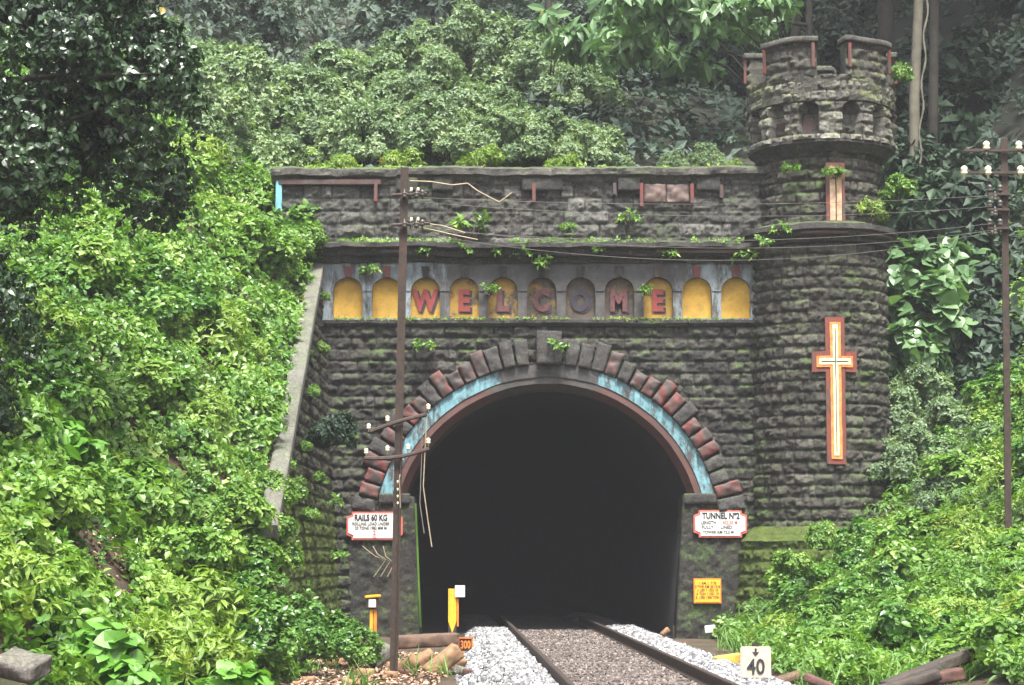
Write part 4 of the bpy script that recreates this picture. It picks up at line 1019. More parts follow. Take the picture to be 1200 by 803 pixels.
shrub_at(('b', 3), 1052, 222, 39.5, 0.5, 'bright leafy shrub sprouting from the tower cornice, nearest the far pole', name='shrub')
o = shrub_at(('y', 0), 1020, 240, 39.4, 0.62, 'pale yellow green fern bush on the tower cornice right of the slit window', name='fern')
o = shrub_at(('b', 1), 1058, 85, 39.6, 0.28, 'small green climber on the right side of the turret', name='climber', squash=1.8)
o = shrub_at(('b', 2), 962, 628, 35.5, 0.42, 'slender sapling standing in front of the tower foot', name='sapling', squash=1.5, cat='sapling')
shrub_at(('b', 0), 930, 655, 35.0, 0.5, 'small leafy bush left of the slender sapling at the tower foot')
# foreground plants, left
for (px, py, d, s, lab) in ((60, 700, 20, 0.9, 'broad leaved plant at the far left of the foreground'), (130, 735, 19, 0.8, 'broad leaved plant above the pale rock'), (160, 780, 18.5, 0.6, 'low broad leaved plant in front of the others at lower left'), (275, 780, 19, 0.6, 'broad leaved plant at the edge of the bare soil'),
                            (75, 500, 24, 0.8, 'plant with large pale leaves halfway up the left bank')):
    shrub_at(('g', rr_.randrange(2)), px, py, d, s, lab, name='broad_leaf_plant', cat='plant')
for (px, py, d, s) in ((380, 730, 29, 0.75), (415, 750, 28.5, 0.6), (350, 745, 27, 0.6), (330, 700, 29, 0.8), (300, 720, 24, 0.8), (250, 660, 25, 0.9)):
    shrub_at(('m', rr_.randrange(4)), px, py, d, s, 'green bush at the foot of the mossy wing wall', 'bushes at the foot of the wing wall', squash=0.9)
for (px, py, d, s) in ((340, 325, 39.0, 0.7), (345, 275, 39.6, 0.8), (318, 385, 36.8, 0.7), (303, 440, 34.5, 0.7), (290, 500, 32.3, 0.65), (292, 560, 31, 0.6), (308, 605, 30.4, 0.5), (352, 520, 34, 0.26), (372, 405, 38.5, 0.3), (362, 455, 36, 0.28), (362, 600, 33.5, 0.28), (338, 570, 32, 0.4), (325, 645, 30, 0.5), (285, 640, 28, 0.7), (262, 590, 28, 0.8), (225, 640, 24, 0.8), (300, 350, 38, 0.8), (270, 450, 33, 0.9), (372, 275, 39.6, 0.42), (326, 505, 32.8, 0.36), (322, 540, 31.8, 0.42), (318, 575, 30.6, 0.5), (324, 612, 29.8, 0.5), (352, 410, 36.8, 0.28), (312, 560, 31.2, 0.5), (378, 345, 39.5, 0.22), (355, 680, 34, 0.3), (375, 560, 36, 0.2), (350, 560, 33, 0.2)):
    shrub_at(('b', rr_.randrange(4)), px, py, d, s, 'bright green shrub hanging over the wing wall coping', 'shrubs hanging over the wing wall')
shrub_at(('d', 0), 390, 510, 34.5, 0.32, 'small dark glossy branch reaching over the wing wall', name='shrub')
# little plants rooted in the masonry
small = [(350, 278, 'at the left end of the cornice'), (433, 292, 'on the cornice edge left of the near pole'), (445, 268, 'on the cornice top behind the near pole'), (550, 222, 'on the parapet face right of the near pole'), (498, 272, 'on the cornice just right of the near pole'),
         (545, 273, 'on the cornice under the parapet fern'), (588, 268, 'on the cornice above the letter L'), (612, 274, 'on the cornice between the letters L and C'), (666, 243, 'on the middle of the parapet face'), (737, 228, 'on the parapet between two red marks'), (640, 276, 'on the cornice above the letter C'),
         (497, 380, 'below the letter W'), (572, 310, 'under the cornice above the letter L'), (655, 382, 'above the keystone'), (760, 315, 'under the cornice above the letter M'), (872, 270, 'on the cornice beside the tower'), (700, 272, 'on the cornice above the second letter O'), (785, 276, 'on the cornice above the right hand letter E'),
         (975, 172, 'under the turret above the slit window'), (915, 245, 'on the upper tower shaft'), (925, 170, 'at the turret foot on the left'), (388, 560, 'on the wing wall near the arch'), (395, 620, 'beside the white sign'), (895, 262, 'in the angle of tower and parapet')]
for i, (px, py, w) in enumerate(small):
    d = 39.75 if px < 890 else 38.95
    if px < 400 and py > 500: d = 38.5
    w = w.replace('above the second letter O', 'above the letter O')
    o = shrub_at(('s', i % 2), px, py, d, rr_.uniform(0.8, 1.25)*(1.35 if i in (3, 15) else 1), 'small bright green weed growing '+w, name='wall_weed', cat='weed')
# grass tufts
def grass(name, spots, label, seed):
    r = np.random.default_rng(seed); P = []
    for (x, y, n_, rad) in spots:
        a = r.uniform(0, 2*PI, n_); q = rad*np.sqrt(r.random(n_)); P.append(np.stack([x+q*np.cos(a), y+q*np.sin(a)], 1))
    P = np.concatenate(P); z = Hf(P[:, 0], P[:, 1])-0.03; P3 = np.stack([P[:, 0], P[:, 1], z], 1)
    D = unit(np.stack([r.normal(0, 0.35, len(P)), r.normal(0, 0.35, len(P)), np.ones(len(P))], 1)); Nn = r.normal(size=D.shape)
    V, Ff, q = leaf_mesh(P3, D, Nn, r.uniform(0.12, 0.38, len(P)), T_GRASS, r.random(len(P)))
    o = npmesh(name, V, Ff, None, [M['grass']], False, fattrs={'rnd': q}); return tag(o, label, 'grass', kind='stuff')
r2 = random.Random(3)
grass('grass', [(r2.uniform(-3.4, -0.9), r2.uniform(-16, -9), 16, 0.18) for _ in range(11)]+[(r2.uniform(3.6, 6.5), r2.uniform(-16, -4), 60, 0.3) for _ in range(70)], 'tufts of grass beside the ballast', 9)
# leaf litter on the bare soil
r = np.random.default_rng(77); n_ = 9000
x = r.uniform(-5.2, -0.9, n_); y = r.uniform(-18, -7, n_); z = Hf(x, y)+0.012
D = unit(np.stack([r.normal(size=n_), r.normal(size=n_), r.normal(0, 0.25, n_)], 1)); Nn = np.stack([r.normal(0, 0.3, n_), r.normal(0, 0.3, n_), np.ones(n_)], 1)
V, Ff, q = leaf_mesh(np.stack([x, y, z], 1), D, Nn, r.uniform(0.03, 0.10, n_), T_OVAL, r.random(n_))
tag(npmesh('leaf_litter', V, Ff, None, [stone_leaf('dry fallen leaf', (0.10, 0.055, 0.03), (0.26, 0.155, 0.10), (0.50, 0.36, 0.27))], False, fattrs={'rnd': q}), 'dry fallen leaves and chips strewn over the bare soil', 'leaf litter', kind='stuff')

# ------------------------------------------------------------ trees
def tree_proto(key, h, crown_c, crown_r, nl, leaf, mt, T, seed, trunk_r=0.22, bark='bark', k=7, ntw=900, bend=0.6, lump=0.3, sag=0.4, m_=26):
    r = np.random.default_rng(seed); pts = []
    for i in range(8):
        t = i/7; pts.append(Vector((bend*math.sin(t*2.2)*0.5+r.normal(0, 0.05), bend*0.4*math.cos(t*3), -0.5+t*(h+0.5))))
    b = MB(); b.tube(pts, [trunk_r*(1.15-0.75*i/7) for i in range(8)], 10)
    p, u = lumps(r, ntw, crown_r[0], crown_r[1], m_, lump, True); p = p+np.array(crown_c)
    for i in range(nl):
        t = p[r.integers(0, len(p))]; s = pts[r.integers(3, 8)]; e = Vector(t); mm = s.lerp(e, 0.5)+Vector((r.normal(0, .3), r.normal(0, .3), 0.1*(e-s).length))
        b.tube([s, mm, e], [trunk_r*0.32, trunk_r*0.2, trunk_r*0.06], 6)
    P, D, Nn, S, q = rosette(p, u, k, leaf, r, sag=sag)
    V, Ff, rr = leaf_mesh(P, D, Nn, S, T, q)
    o = npmesh('crown', V, Ff, None, [mt], False, fattrs={'rnd': rr}); me = o.data; bpy.data.objects.remove(o)
    s = b.build('trunk', [M[bark]], smooth=True); ms = s.data; bpy.data.objects.remove(s); MESH[key] = (me, ms)
def tree(key, loc, sc, rz, label, group=None):
    t = thing('tree', loc, label, 'tree', group, rz); t.scale = (sc,)*3; me, ms = MESH[key]
    for nme, d_ in (('crown', me), ('trunk', ms)):
        a = bpy.data.objects.new(nme, d_); COL.objects.link(a); a.parent = t
    return t
# big dark tree hanging in from the upper left
c = at(52, 115, 26)
tree_proto('dark', 7.0, (2.4, -0.2, 4.6), (2.15, 2.2), 22, 0.09, M['leaf dark'], T_FINE, 201, 0.2, k=7, ntw=4600, sag=0.9, lump=0.34, m_=24)
bx_, by_ = c.x-2.4, c.y+0.2
tree('dark', (bx_, by_, c.z-4.6), 1.0, 0.0, 'big dark glossy leaved tree overhanging the upper left bank')
c = at(-165, 345, 22); tree('dark', (c.x-2.0, c.y, c.z-4.2), 0.85, 0.3, 'dark glossy tree added off the far left edge to shade the left bank')  # extra tree, added for the shade it throws on the left bank
for i in range(3):
    tree_proto(('f', i), 17, (0, 0, 15.5), (5.5, 3.6), 14, 0.30, M['leaf forest'], T_OVAL, 210+i, 0.19, ntw=1500, k=6, lump=0.35)
spots = [(-13, 12), (10.5, 13), (16, 11), (-18, 22), (-12, 27), (9, 24), (14, 22), (21, 18), (-16, 34), (-10, 40), (-4, 45), (3, 42), (9, 38), (15, 33), (22, 28), (17, 1), (21, 8), (13, 17), (19, 18), (-24, 48), (-17, 55), (-9, 58), (-1, 60), (7, 57), (14, 54), (22, 50), (30, 46), (-30, 72), (-20, 76), (-10, 80), (0, 78), (10, 80), (20, 75), (31, 70), (-38, 98), (-26, 102), (-14, 104), (-2, 106), (11, 104), (23, 100), (36, 96)]
for i, (x, y) in enumerate(spots):
    x += rr_.uniform(-1.2, 1.2); y += rr_.uniform(-1.2, 1.2)
    tree(('f', i % 3), (x, y, ground_z(x, y)-0.3), rr_.uniform(0.95, 1.25)*(1+max(0, y-30)*0.006), rr_.uniform(0, 6.28), 'tall dark forest tree standing in mist on the hill behind the portal', 'tall forest trees in the mist')
# pale trunk right of the turret, dark trunk beyond it
tree_proto('pale', 19, (0, 0, 17), (4.5, 3), 8, 0.36, M['leaf forest'], T_OVAL, 231, 0.13, 'bark pale', ntw=500, bend=0.9)
p_ = at(1068, 180, 47); tree('pale', (p_.x, p_.y, ground_z(p_.x, p_.y)-0.3), 1.0, 0.4, 'pale barked straight tree just right of the turret')
tree_proto('slim', 19, (0, 0, 17), (4, 3), 8, 0.36, M['leaf forest'], T_OVAL, 232, 0.12, ntw=400, bend=0.8)
p_ = at(1105, 180, 50); tree('slim', (p_.x, p_.y, ground_z(p_.x, p_.y)-0.3), 1.0, 1.0, 'slim dark trunked tree right of the pale barked one')
p_ = at(948, 100, 52); tree('slim', (p_.x, p_.y, ground_z(p_.x, p_.y)-0.3), 1.15, 2.0, 'dark trunked tree seen through the gap in the turret battlements')
p_ = at(640, 60, 55); tree('slim', (p_.x, p_.y, ground_z(p_.x, p_.y)-0.3), 0.8, 4.0, 'thin dark tree rising behind the middle of the parapet')
# broad leaved tree whose branch hangs in from the top
tree_proto('hang', 10, (-3.6, -1.5, 6.8), (3.4, 1.15), 12, 0.34, M['leaf pale'], T_PALM, 241, 0.15, ntw=420, k=7, sag=0.5, bend=0.3, m_=22, lump=0.22)
p_ = at(775, 22, 48); x_, y_ = p_.x+3.6, p_.y+1.5; tree('hang', (x_, y_, p_.z-6.8), 1.0, 0, 'tree with large pale leaf fans hanging in above the tunnel, left of the turret')
# dark bushes on the hill in the mist
cnt = 0; hill = []
for _ in range(3000):
    if cnt >= 120: break
    y = rr_.uniform(14, 100); x = rr_.uniform(-1, 1)*(y+40)*0.27
    if near_any(x, y, hill, 3.2): continue
    hill.append((x, y)); cnt += 1
    plant(('h', rr_.randrange(2)), (x, y, ground_z(x, y)-0.2), rr_.uniform(1.3, 2.3), rr_.uniform(0, 6.28), 'shrub', 'dark bush on the misty hillside under the forest trees', 'shrub', 'dark bushes on the misty hillside')

# ------------------------------------------------------------ poles
Hprof = [(-0.053, -0.05), (0.053, -0.05), (0.053, -0.036), (0.008, -0.03), (0.008, 0.022), (0.036, 0.03), (0.036, 0.055), (-0.036, 0.055), (-0.036, 0.03), (-0.008, 0.022), (-0.008, -0.03), (-0.053, -0.036)]
def insul(parent, c, m_, s=1.0, down=False):
    k = -1 if down else 1
    pr = [(0.012, -0.05), (0.012, 0.0), (0.035, 0.005), (0.045, 0.03), (0.03, 0.045), (0.042, 0.06), (0.040, 0.085), (0.022, 0.105), (0.006, 0.112)]
    return MB().lathe(c, [(a*s, b*s*k) for a, b in pr], 12).build('insulator', m_, parent, smooth=True)
D1 = 27.0
pb = at(461, 796, D1); pt = at(474.5, 197, D1)
pole1 = thing('utility_pole', (pb.x, pb.y, -0.05), 'near rusty rail section pole standing left of the track in front of the portal', 'utility pole')
MB().sweep(Hprof, [(pb.x, pb.y, -0.3), (pt.x, pt.y, pt.z)], up=Vector((0, 1, 0))).build('shaft', M['rust'], pole1)
def P1_(px, py, dd=0.0): return at(px, py, D1-0.10+dd)
for (a, b, wob, ins) in (((434, 506), (500, 486), 0.02, [(432, 503), (454, 494), (502, 480)]), ((427, 537), (503, 526), -0.05, [(429, 532), (454, 529), (478, 527), (502, 520)])):
    A_, B_ = P1_(*a), P1_(*b); pts = [A_.lerp(B_, t)+Vector((0, 0, wob*math.sin(PI*t))) for t in np.linspace(0, 1, 9)]
    arm = MB().tube(pts, 0.028, 7).build('crossarm', M['rust dark'], pole1)
    for (px, py) in ins: insul(arm, P1_(px, py), M['insulator'], 0.68)
for (py, l) in ((228, 30), (263, 34)):
    A_, B_ = P1_(470-l*0.35, py+1), P1_(470+l, py-1); arm = MB().tube([A_, B_], 0.022, 6).build('crossarm', M['rust dark'], pole1)
    for k in range(4): insul(arm, P1_(474+k*7, py+(k % 2)*5-3), M['insulator dark'], 0.8, k % 2 == 0)
    for k in range(2): insul(arm, P1_(482+k*8, py-4), M['insulator'], 0.45)
for py in (566, 575, 583, 591): insul(pole1, P1_(466, py), M['insulator'], 0.3)
MB().tube([P1_(469, 595), P1_(468, 560, -0.02), P1_(469, 556)], 0.006, 5).build('conduit', M['vine dry'], pole1)
MB().tube([P1_(463, 790), P1_(466, 700), P1_(468, 600), P1_(471, 500)], 0.008, 5).build('conduit', M['rust'], pole1)
D2 = 33.0
pb2 = at(1180, 634, D2); pt2 = at(1176, 163, D2)
pole2 = thing('utility_pole', (pb2.x, pb2.y, pb2.z), 'far rusty pole with cream insulators standing on the right bank', 'utility pole')
MB().sweep(Hprof, [(pb2.x, pb2.y, pb2.z-1.2), (pt2.x, pt2.y, pt2.z)], up=Vector((0, 1, 0))).build('shaft', M['rust'], pole2)
def P2_(px, py, dd=0.0): return at(px, py, D2-0.10+dd)
for (y0_, y1_, x0_, x1_, ins) in ((174, 179, 1129, 1222, (1156, 1194, 1213)), (202, 203, 1128, 1224, (1130, 1158, 1196, 1219))):
    arm = MB().box((P2_(x0_, y0_)+P2_(x1_, y1_))/2, ((P2_(x1_, y1_)-P2_(x0_, y0_)).length, 0.05, 0.05), bev=0.006).build('crossarm', M['rust dark'], pole2)
    for px in ins: insul(arm, P2_(px, y0_+(2 if y0_ < 190 else 3)), M['insulator'], 1.35)
for (y_, w_) in ((228, 12), (246, 16), (268, 16)):
    arm = MB().box(P2_(1170, y_), (0.36, 0.08, 0.05), bev=0.01).build('bracket', M['rust dark'], pole2)
    for k in range(3): insul(arm, P2_(1160+k*6, y_-3+3*(k % 2)), M['insulator dark'], 1.1, k % 2 == 1)
    insul(arm, P2_(1163, y_+4), M['insulator'], 0.6)
# wires
def wire(a, b, sag_, label, rad=0.004, m_='wire', name='wire', group='telegraph wires between the two poles'):
    pts = [Vector(a).lerp(Vector(b), t)+Vector((0, 0, -4*sag_*t*(1-t))) for t in np.linspace(0, 1, 28)]
    o = MB().tube(pts, rad, 4).build(name, M[m_]); return tag(o, label, 'wire', group)
for (ya, yb2, sg) in ((229, 231, 0.12), (242, 236, 0.18), (262, 268, 0.22), (270, 264, 0.30), (272, 272, 0.42)):
    wire(P2_(1162, ya, -0.05), P1_(482, yb2, -0.03), sg, 'thin grey wire sagging from the far pole to the near pole across the portal front')
for (ya, px, yb2) in ((228, 1300, 225), (247, 1300, 200), (268, 1300, 195)):
    wire(P2_(1182, ya), at(px, yb2, 30), 0.1, 'thin grey wire running off to the right from the far pole', group='wires running off right from the far pole')
def crv(pts, rad, name, m_, label, cat, n_=5, parent=None):
    o = MB().tube(pts, rad, n_).build(name, M[m_], parent)
    if parent is None: tag(o, label, cat)
    return o
crv([P1_(500, 490), P1_(498, 530), P1_(496, 570), P1_(500, 600), P1_(506, 641)], 0.008, 'hanging_wire', 'vine dry', 'loose pale wire hanging from the upper crossarm of the near pole', 'wire')
crv([P1_(495, 492), P1_(494, 540), P1_(492, 590), P1_(497, 625)], 0.007, 'hanging_wire', 'wire', 'thin dark wire dangling beside the pale one in front of the arch', 'wire')
crv([P1_(480, 212), P1_(505, 213), P1_(530, 217), P1_(548, 215), P1_(560, 224), P1_(585, 237), P1_(600, 226)], 0.009, 'dry_vine', 'vine dry', 'upper dry vine reaching right from the top of the near pole', 'vine')
crv([P1_(480, 262), P1_(500, 262), P1_(520, 265), P1_(545, 273)], 0.009, 'dry_vine', 'vine dry', 'lower pale dry vine from the near pole down to the cornice', 'vine')
crv([P1_(480, 264), P1_(505, 269), P1_(530, 275), P1_(560, 281)], 0.008, 'dry_vine', 'vine dry', 'lowest dry vine running from the near pole under the pale one', 'vine')
crv([at(487, 590, 39.7), at(489, 640, 39.7), at(491, 690, 39.6), at(493, 735, 39.6)], 0.022, 'creeper_stem', 'leaf bright', 'single bright green creeper hanging down the left edge of the tunnel mouth', 'creeper')
pts = [at(1088, -20, 44)+Vector((0, 0, 0.5))]+[at(1086-0.045*k*8+2*math.sin(k*0.9), k*8, 44) for k in range(0, 25)]
crv(pts, [0.018+0.012*((i*7) % 3)/2 for i in range(len(pts))], 'hanging_root', 'bark pale', 'pale knotted aerial root hanging beside the turret', 'root')
for k in range(3):
    crv([at(425+k*12, 640, 39.8), at(432+k*10, 646+k*3, 39.75), at(440+k*6, 652, 39.75), at(452+k*5, 656+k*2, 39.8), at(438+k*8, 676, 39.8)], 0.008, 'dry_vine', 'vine dry', ['left thin dry vine clinging below the white sign behind the pole', 'middle thin dry vine clinging below the white sign behind the pole', 'right thin dry vine clinging below the white sign behind the pole'][k], 'vine')

# ------------------------------------------------------------ signs
def notched(x0, x1, z0, z1, nn): return [(x0+nn, z0), (x1-nn, z0), (x1-nn, z0+nn*.6), (x1, z0+nn), (x1, z1-nn), (x1-nn, z1-nn*.6), (x1-nn, z1), (x0+nn, z1), (x0+nn, z1-nn*.6), (x0, z1-nn), (x0, z0+nn), (x0+nn, z0+nn*.6)]
def notched_sign(p0, p1, q0, q1, lines, label):
    x0, x1, z0, z1 = wx(p0), wx(p1), wz(q1), wz(q0); ys = -0.125
    t = thing('sign', ((x0+x1)/2, ys, (z0+z1)/2), label, 'sign')
    MB().prism(notched(x0, x1, z0, z1, 0.1), ys, ys+0.05).build('border', M['red border'], t)
    MB().prism(notched(x0+.035, x1-.035, z0+.035, z1-.035, 0.1), ys-0.012, ys+0.01).build('board', M['white board'], t)
    for (s, size, u, v, col, xs, bold) in lines:
        lettering('lettering', s, size, (x0+(x1-x0)*u, ys-0.016, z0+(z1-z0)*v), M[col], t, bold, True, xs)
notched_sign(406.5, 472, 600, 633, [('RAILS 60 KG', 0.165, 0.435, 0.78, 'black', 0.72, 0.006), ('ROLLING LOAD UNDER', 0.082, 0.435, 0.57, 'black', 0.82, 0.001), ('20 TONE 1983 MM M', 0.082, 0.435, 0.42, 'black', 0.82, 0.001), ('2', 0.12, 0.50, 0.25, 'red ink', 1, 0.001), ('No', 0.06, 0.50, 0.11, 'red ink', 1, 0.0)], 'white notched sign reading RAILS 60 KG on the left pier behind the near pole')
notched_sign(812.5, 875, 598, 630, [('TUNNEL Nº2', 0.165, 0.51, 0.78, 'black', 0.76, 0.006), ('LENGTH', 0.09, 0.28, 0.54, 'black', 0.85, 0.001), ('402.35 M', 0.09, 0.68, 0.54, 'red ink', 0.85, 0.001), ('FULLY', 0.09, 0.26, 0.37, 'black', 0.9, 0.001), ('LINED.', 0.09, 0.62, 0.37, 'black', 0.9, 0.001), ('TOWER KM 72.5 M', 0.08, 0.46, 0.19, 'black', 0.9, 0.001)], 'white notched sign reading TUNNEL No 2 on the right pier of the arch')
x0, x1, z0, z1 = wx(812), wx(844), wz(707), wz(678); ys = -0.12
t = thing('sign', ((x0+x1)/2, ys, (z0+z1)/2), 'small yellow board with rows of tiny black writing on the right pier', 'sign')
MB().prism([(x0, z0), (x1, z0), (x1, z1), (x0, z1)], ys, ys+0.05).build('border', M['orange'], t)
MB().prism([(x0+.025, z0+.025), (x1-.025, z0+.025), (x1-.025, z1-.025), (x0+.025, z1-.025)], ys-0.01, ys+0.01).build('board', M['yellow'], t)
for i, s in enumerate(('1. KM. L  T 75', '2.TWR KM 28 1218', '3. LEV 1 1023 10', '4. TUN 1 1031 19', '5. 1205 1306 TON')):
    lettering('lettering', s, 0.068, ((x0+x1)/2, ys-0.014, z1-0.09-i*0.068), M['black'], t, 0.0006, True, 0.86)
pq = at(833.5, 737, 39.75); t = MB().box(pq, (0.25, 0.04, 0.145), rot=Matrix.Rotation(R(-6), 3, 'Y'), bev=0.01).build('plate', M['white board']); tag(t, 'small blank whitish plate near the ground on the right pier', 'plate')
# 40 marker
q = at(885.5, 776.5, 24.2); t = thing('speed_sign', (q.x, q.y, 0), 'cream square trackside sign reading 40 beside the right ballast shoulder', 'sign')
MB().box(q, (0.36, 0.035, 0.37), bev=0.012).build('board', M['cream board'], t)
MB().box((q.x, q.y+0.045, 0.2), (0.07, 0.05, 0.7), bev=0.005).build('post', M['rust'], t)
lettering('lettering', '40', 0.25, (q.x+0.0, q.y-0.024, q.z-0.055), M['black'], t, 0.004, True, 0.85)
b = MB(); yy = q.y-0.022
b.prism([(q.x-0.012, q.z+0.165), (q.x-0.012, q.z+0.12), (q.x-0.04, q.z+0.125), (q.x, q.z+0.075), (q.x+0.04, q.z+0.125), (q.x+0.012, q.z+0.12), (q.x+0.012, q.z+0.165)], yy-0.003, yy+0.005)
b.build('arrow_mark', M['black'], t)
# yellow and black post with white plate
q = at(530, 765, 32.0); w = 0.125
zt, zj, zn = wz(690, 32), wz(728, 32), wz(742, 32)
t = thing('marker_post', (q.x, q.y, 0), 'yellow and black trackside post with a small white plate, left of the track', 'marker post')
MB().prism([(q.x-w/2, zj), (q.x, zn), (q.x+w/2, zj), (q.x+w/2, zt), (q.x-w/2, zt)], q.y-0.03, q.y+0.04).build('upper_post', M['yellow'], t)
MB().prism([(q.x-w/2, -0.2), (q.x+w/2, -0.2), (q.x+w/2, zj-0.005), (q.x, zn-0.005), (q.x-w/2, zj-0.005)], q.y-0.028, q.y+0.04).build('lower_post', M['black'], t)
a = at(539, 693, 31.95); MB().box(a, (0.155, 0.02, 0.18), bev=0.002).build('plate', M['white board'], t)
MB().box(at(536.5, 718, 32), (0.026, 0.03, 0.43), bev=0.004).build('bar', M['orange'], t)
MB().box(at(534.5, 715, 32), (0.07, 0.02, 0.02)).build('bar_bracket', M['orange'], t)
q = at(545.5, 756, 32.3); t = thing('distance_sign', (q.x, q.y, 0), 'small orange framed sign reading 300 at the foot of the yellow post', 'sign')
MB().box(q, (0.24, 0.03, 0.24), bev=0.02).build('board', M['black'], t)
b = MB()
for dx, dz, w_, h_ in ((0, 0.11, 0.24, 0.025), (0, -0.11, 0.24, 0.025), (0.11, 0, 0.025, 0.24), (-0.11, 0, 0.025, 0.24)): b.box((q.x+dx, q.y-0.02, q.z+dz), (w_, 0.012, h_), bev=0.003)
b.build('frame', M['orange'], t); lettering('lettering', '300', 0.17, (q.x, q.y-0.02, q.z), M['orange'], t, 0.004, True, 0.62)
MB().box((q.x+0.06, q.y+0.03, 0.03), (0.03, 0.03, 0.4)).build('post', M['rust dark'], t)
# small box on a yellow post
q = at(437, 707, 30); t = thing('signal_box', (q.x, q.y, 0), 'small grey box with a yellow roof on a yellow post left of the near pole', 'trackside box')
MB().box(q, (0.17, 0.12, 0.17), bev=0.01).build('housing', M['rust dark'], t)
MB().box(q+Vector((-0.005, -0.065, 0)), (0.105, 0.012, 0.12), bev=0.004).build('panel', M['white board'], t)
MB().box(q+Vector((0, 0, 0.10)), (0.23, 0.17, 0.04), rot=Matrix.Rotation(R(-4), 3, 'Y'), bev=0.01).build('roof', M['yellow'], t)
for dx, mm in ((-0.02, 'yellow'), (0.035, 'orange')): MB().box((q.x+dx, q.y, (q.z-0.09)/2), (0.045, 0.05, q.z-0.09), bev=0.005).build('post', M[mm], t)

# ------------------------------------------------------------ timbers, blocks and rocks
def block(px, py, d, dims, rx, ry, rz, mt, name, label, cat, seed, amp=0.026):
    c_ = at(px, py, d); rot = (Matrix.Rotation(rz, 3, 'Z') @ Matrix.Rotation(ry, 3, 'Y') @ Matrix.Rotation(rx, 3, 'X'))
    Rn = np.array(rot); L, W, Hh = dims
    def fn(u, v, w):
        P = np.stack([(u-0.5)*L, (w-0.5)*W, (v-0.5)*Hh], 1) @ Rn.T
        return c_.x+P[:, 0], c_.y+P[:, 1], c_.z+P[:, 2]
    nn = (max(4, int(L/0.05)), 6, 6)
    return tag(rough_block(name, fn, nn, None, M[mt], seed, amp), label, cat)
block(500, 751, 31.5, (0.95, 0.28, 0.2), 0, R(-2), R(14), 'timber', 'sleeper', 'large brown squared sleeper lying behind the tan blocks', 'sleeper', 1)
block(519, 776, 28.0, (0.55, 0.22, 0.2), 0.1, R(-36), R(20), 'timber tan', 'concrete_block', 'longest tan block propped up at an angle, nearest the ballast', 'block', 2)
block(496, 776, 28.4, (0.34, 0.24, 0.2), 0.2, R(-30), R(10), 'timber tan', 'concrete_block', 'middle tan block in the row of three beside the near pole', 'block', 3)
block(477, 780, 28.2, (0.32, 0.22, 0.17), 0.2, R(-38), R(-15), 'timber tan', 'concrete_block', 'small tan block closest to the near pole', 'block', 4)
block(536, 778, 28.4, (0.16, 0.18, 0.2), 0.2, R(20), R(30), 'timber tan', 'concrete_block', 'stubby tan block end beside the longest block', 'block', 41)
block(558, 790, 26.8, (0.34, 0.14, 0.11), 0, R(4), R(-12), 'timber red', 'brick_block', 'low red brown block at the edge of the left ballast heap', 'block', 5)
block(475, 788, 27.4, (0.28, 0.16, 0.08), 0, R(2), R(5), 'timber red', 'brick_block', 'flat reddish slab at the foot of the near pole', 'slab', 51)
block(445, 768, 29, (0.34, 0.2, 0.2), 0.2, R(-25), R(40), 'rock', 'rock', 'grey pinkish rock left of the near pole foot', 'rock', 6)
block(26, 780, 17.2, (0.38, 0.3, 0.15), 0.3, R(12), R(-20), 'rock', 'rock', 'pale angular rock at the lower left corner', 'rock', 7, 0.05)
block(540, 786, 27.0, (0.16, 0.12, 0.1), 0.2, 0.3, 0.4, 'rock', 'rock', 'small whitish rock between the tan block and the red brown block', 'rock', 8)
block(852, 774, 28.5, (0.34, 0.2, 0.15), 0, R(-8), R(10), 'yellow stone', 'painted_stone', 'flat yellow painted stone behind the 40 sign', 'stone', 9)
block(1088, 786, 24.0, (1.25, 0.16, 0.14), 0, R(-17), R(22), 'timber dark', 'old_sleeper', 'long dark timber leaning in the weeds at lower right', 'sleeper', 10)
block(1104, 794, 23.6, (0.5, 0.16, 0.14), 0, R(-10), R(15), 'timber red', 'old_sleeper', 'short red brown timber under the long dark one', 'sleeper', 11)
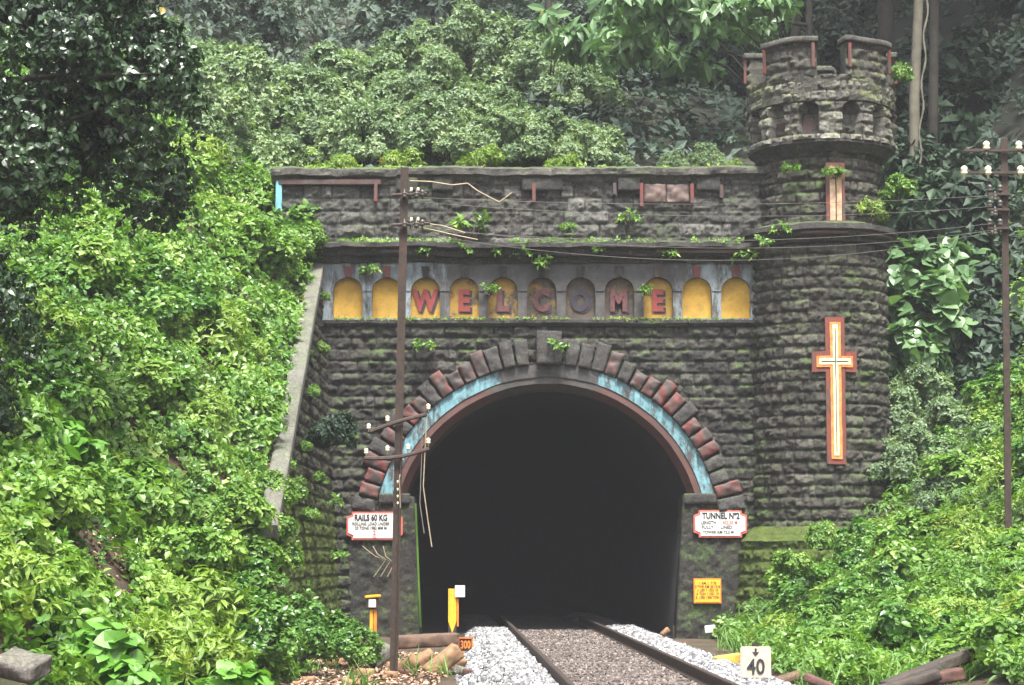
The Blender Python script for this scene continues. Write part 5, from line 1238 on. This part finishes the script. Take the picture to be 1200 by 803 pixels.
block(1062, 801, 23.4, (0.8, 0.14, 0.12), 0, R(-14), R(10), 'timber dark', 'old_sleeper', 'dark timber lowest of the pile at lower right', 'sleeper', 12)
block(903, 799, 24.4, (0.14, 0.14, 0.14), 0, 0, 0.2, 'timber red', 'stub_post', 'red brown stub beside the foot of the 40 sign', 'post', 13)
block(920, 796, 24.8, (0.4, 0.14, 0.1), 0, R(-14), 0.3, 'timber', 'timber_offcut', 'brown timber offcut in the weeds just right of the 40 sign', 'timber', 14)
block(962, 801, 24.0, (0.4, 0.14, 0.1), 0, R(22), -0.2, 'timber red', 'timber_offcut', 'red brown timber offcut lying farther right of the 40 sign', 'timber', 15)
b = MB(); a_ = at(789, 753, 39.4); b.tube([a_, at(789.5, 733, 39.4)], 0.02, 6); tag(b.build('peg', M['rust dark']), 'thin dark peg standing at the right foot of the tunnel mouth', 'peg')
block(779, 741, 39.2, (0.2, 0.1, 0.09), 0, R(-40), 0.2, 'timber tan', 'stone_chip', 'small pinkish chip of stone by the dark peg', 'stone', 16)
r = np.random.default_rng(5)
for i in range(14):
    x = r.uniform(-3.6, -1.2); y = r.uniform(-15, -10); s = r.uniform(0.05, 0.14)
    z = ground_z(x, y)+s*0.2
    def fn(u, v, w, x=x, y=y, z=z, s=s): return x+(u-.5)*s*2, y+(w-.5)*s*1.6, z+(v-.5)*s*1.1
    tag(rough_block('soil_clod', fn, (5, 4, 4), None, M['timber tan'], 300+i, s*0.3), 'brown clod lying on the bare soil left of the near pole', 'clod', 'brown clods on the bare soil')

# ------------------------------------------------------------ mist
m = bpy.data.materials.new('mist'); m.use_nodes = True; n = m.node_tree
n.nodes.remove(n.nodes['Principled BSDF'])
v = n.nodes.new('ShaderNodeVolumePrincipled'); v.inputs['Color'].default_value = (0.90, 0.92, 0.98, 1); v.inputs['Density'].default_value = HAZE
v.inputs['Anisotropy'].default_value = 0.0
n.links.new(v.outputs[0], n.nodes['Material Output'].inputs['Volume'])
b = MB().box((0, 90, 149), (700, 860, 302)); o = b.build('haze', m); tag(o, 'thin pale mist hanging over the forest and the tunnel', 'mist', kind='stuff')
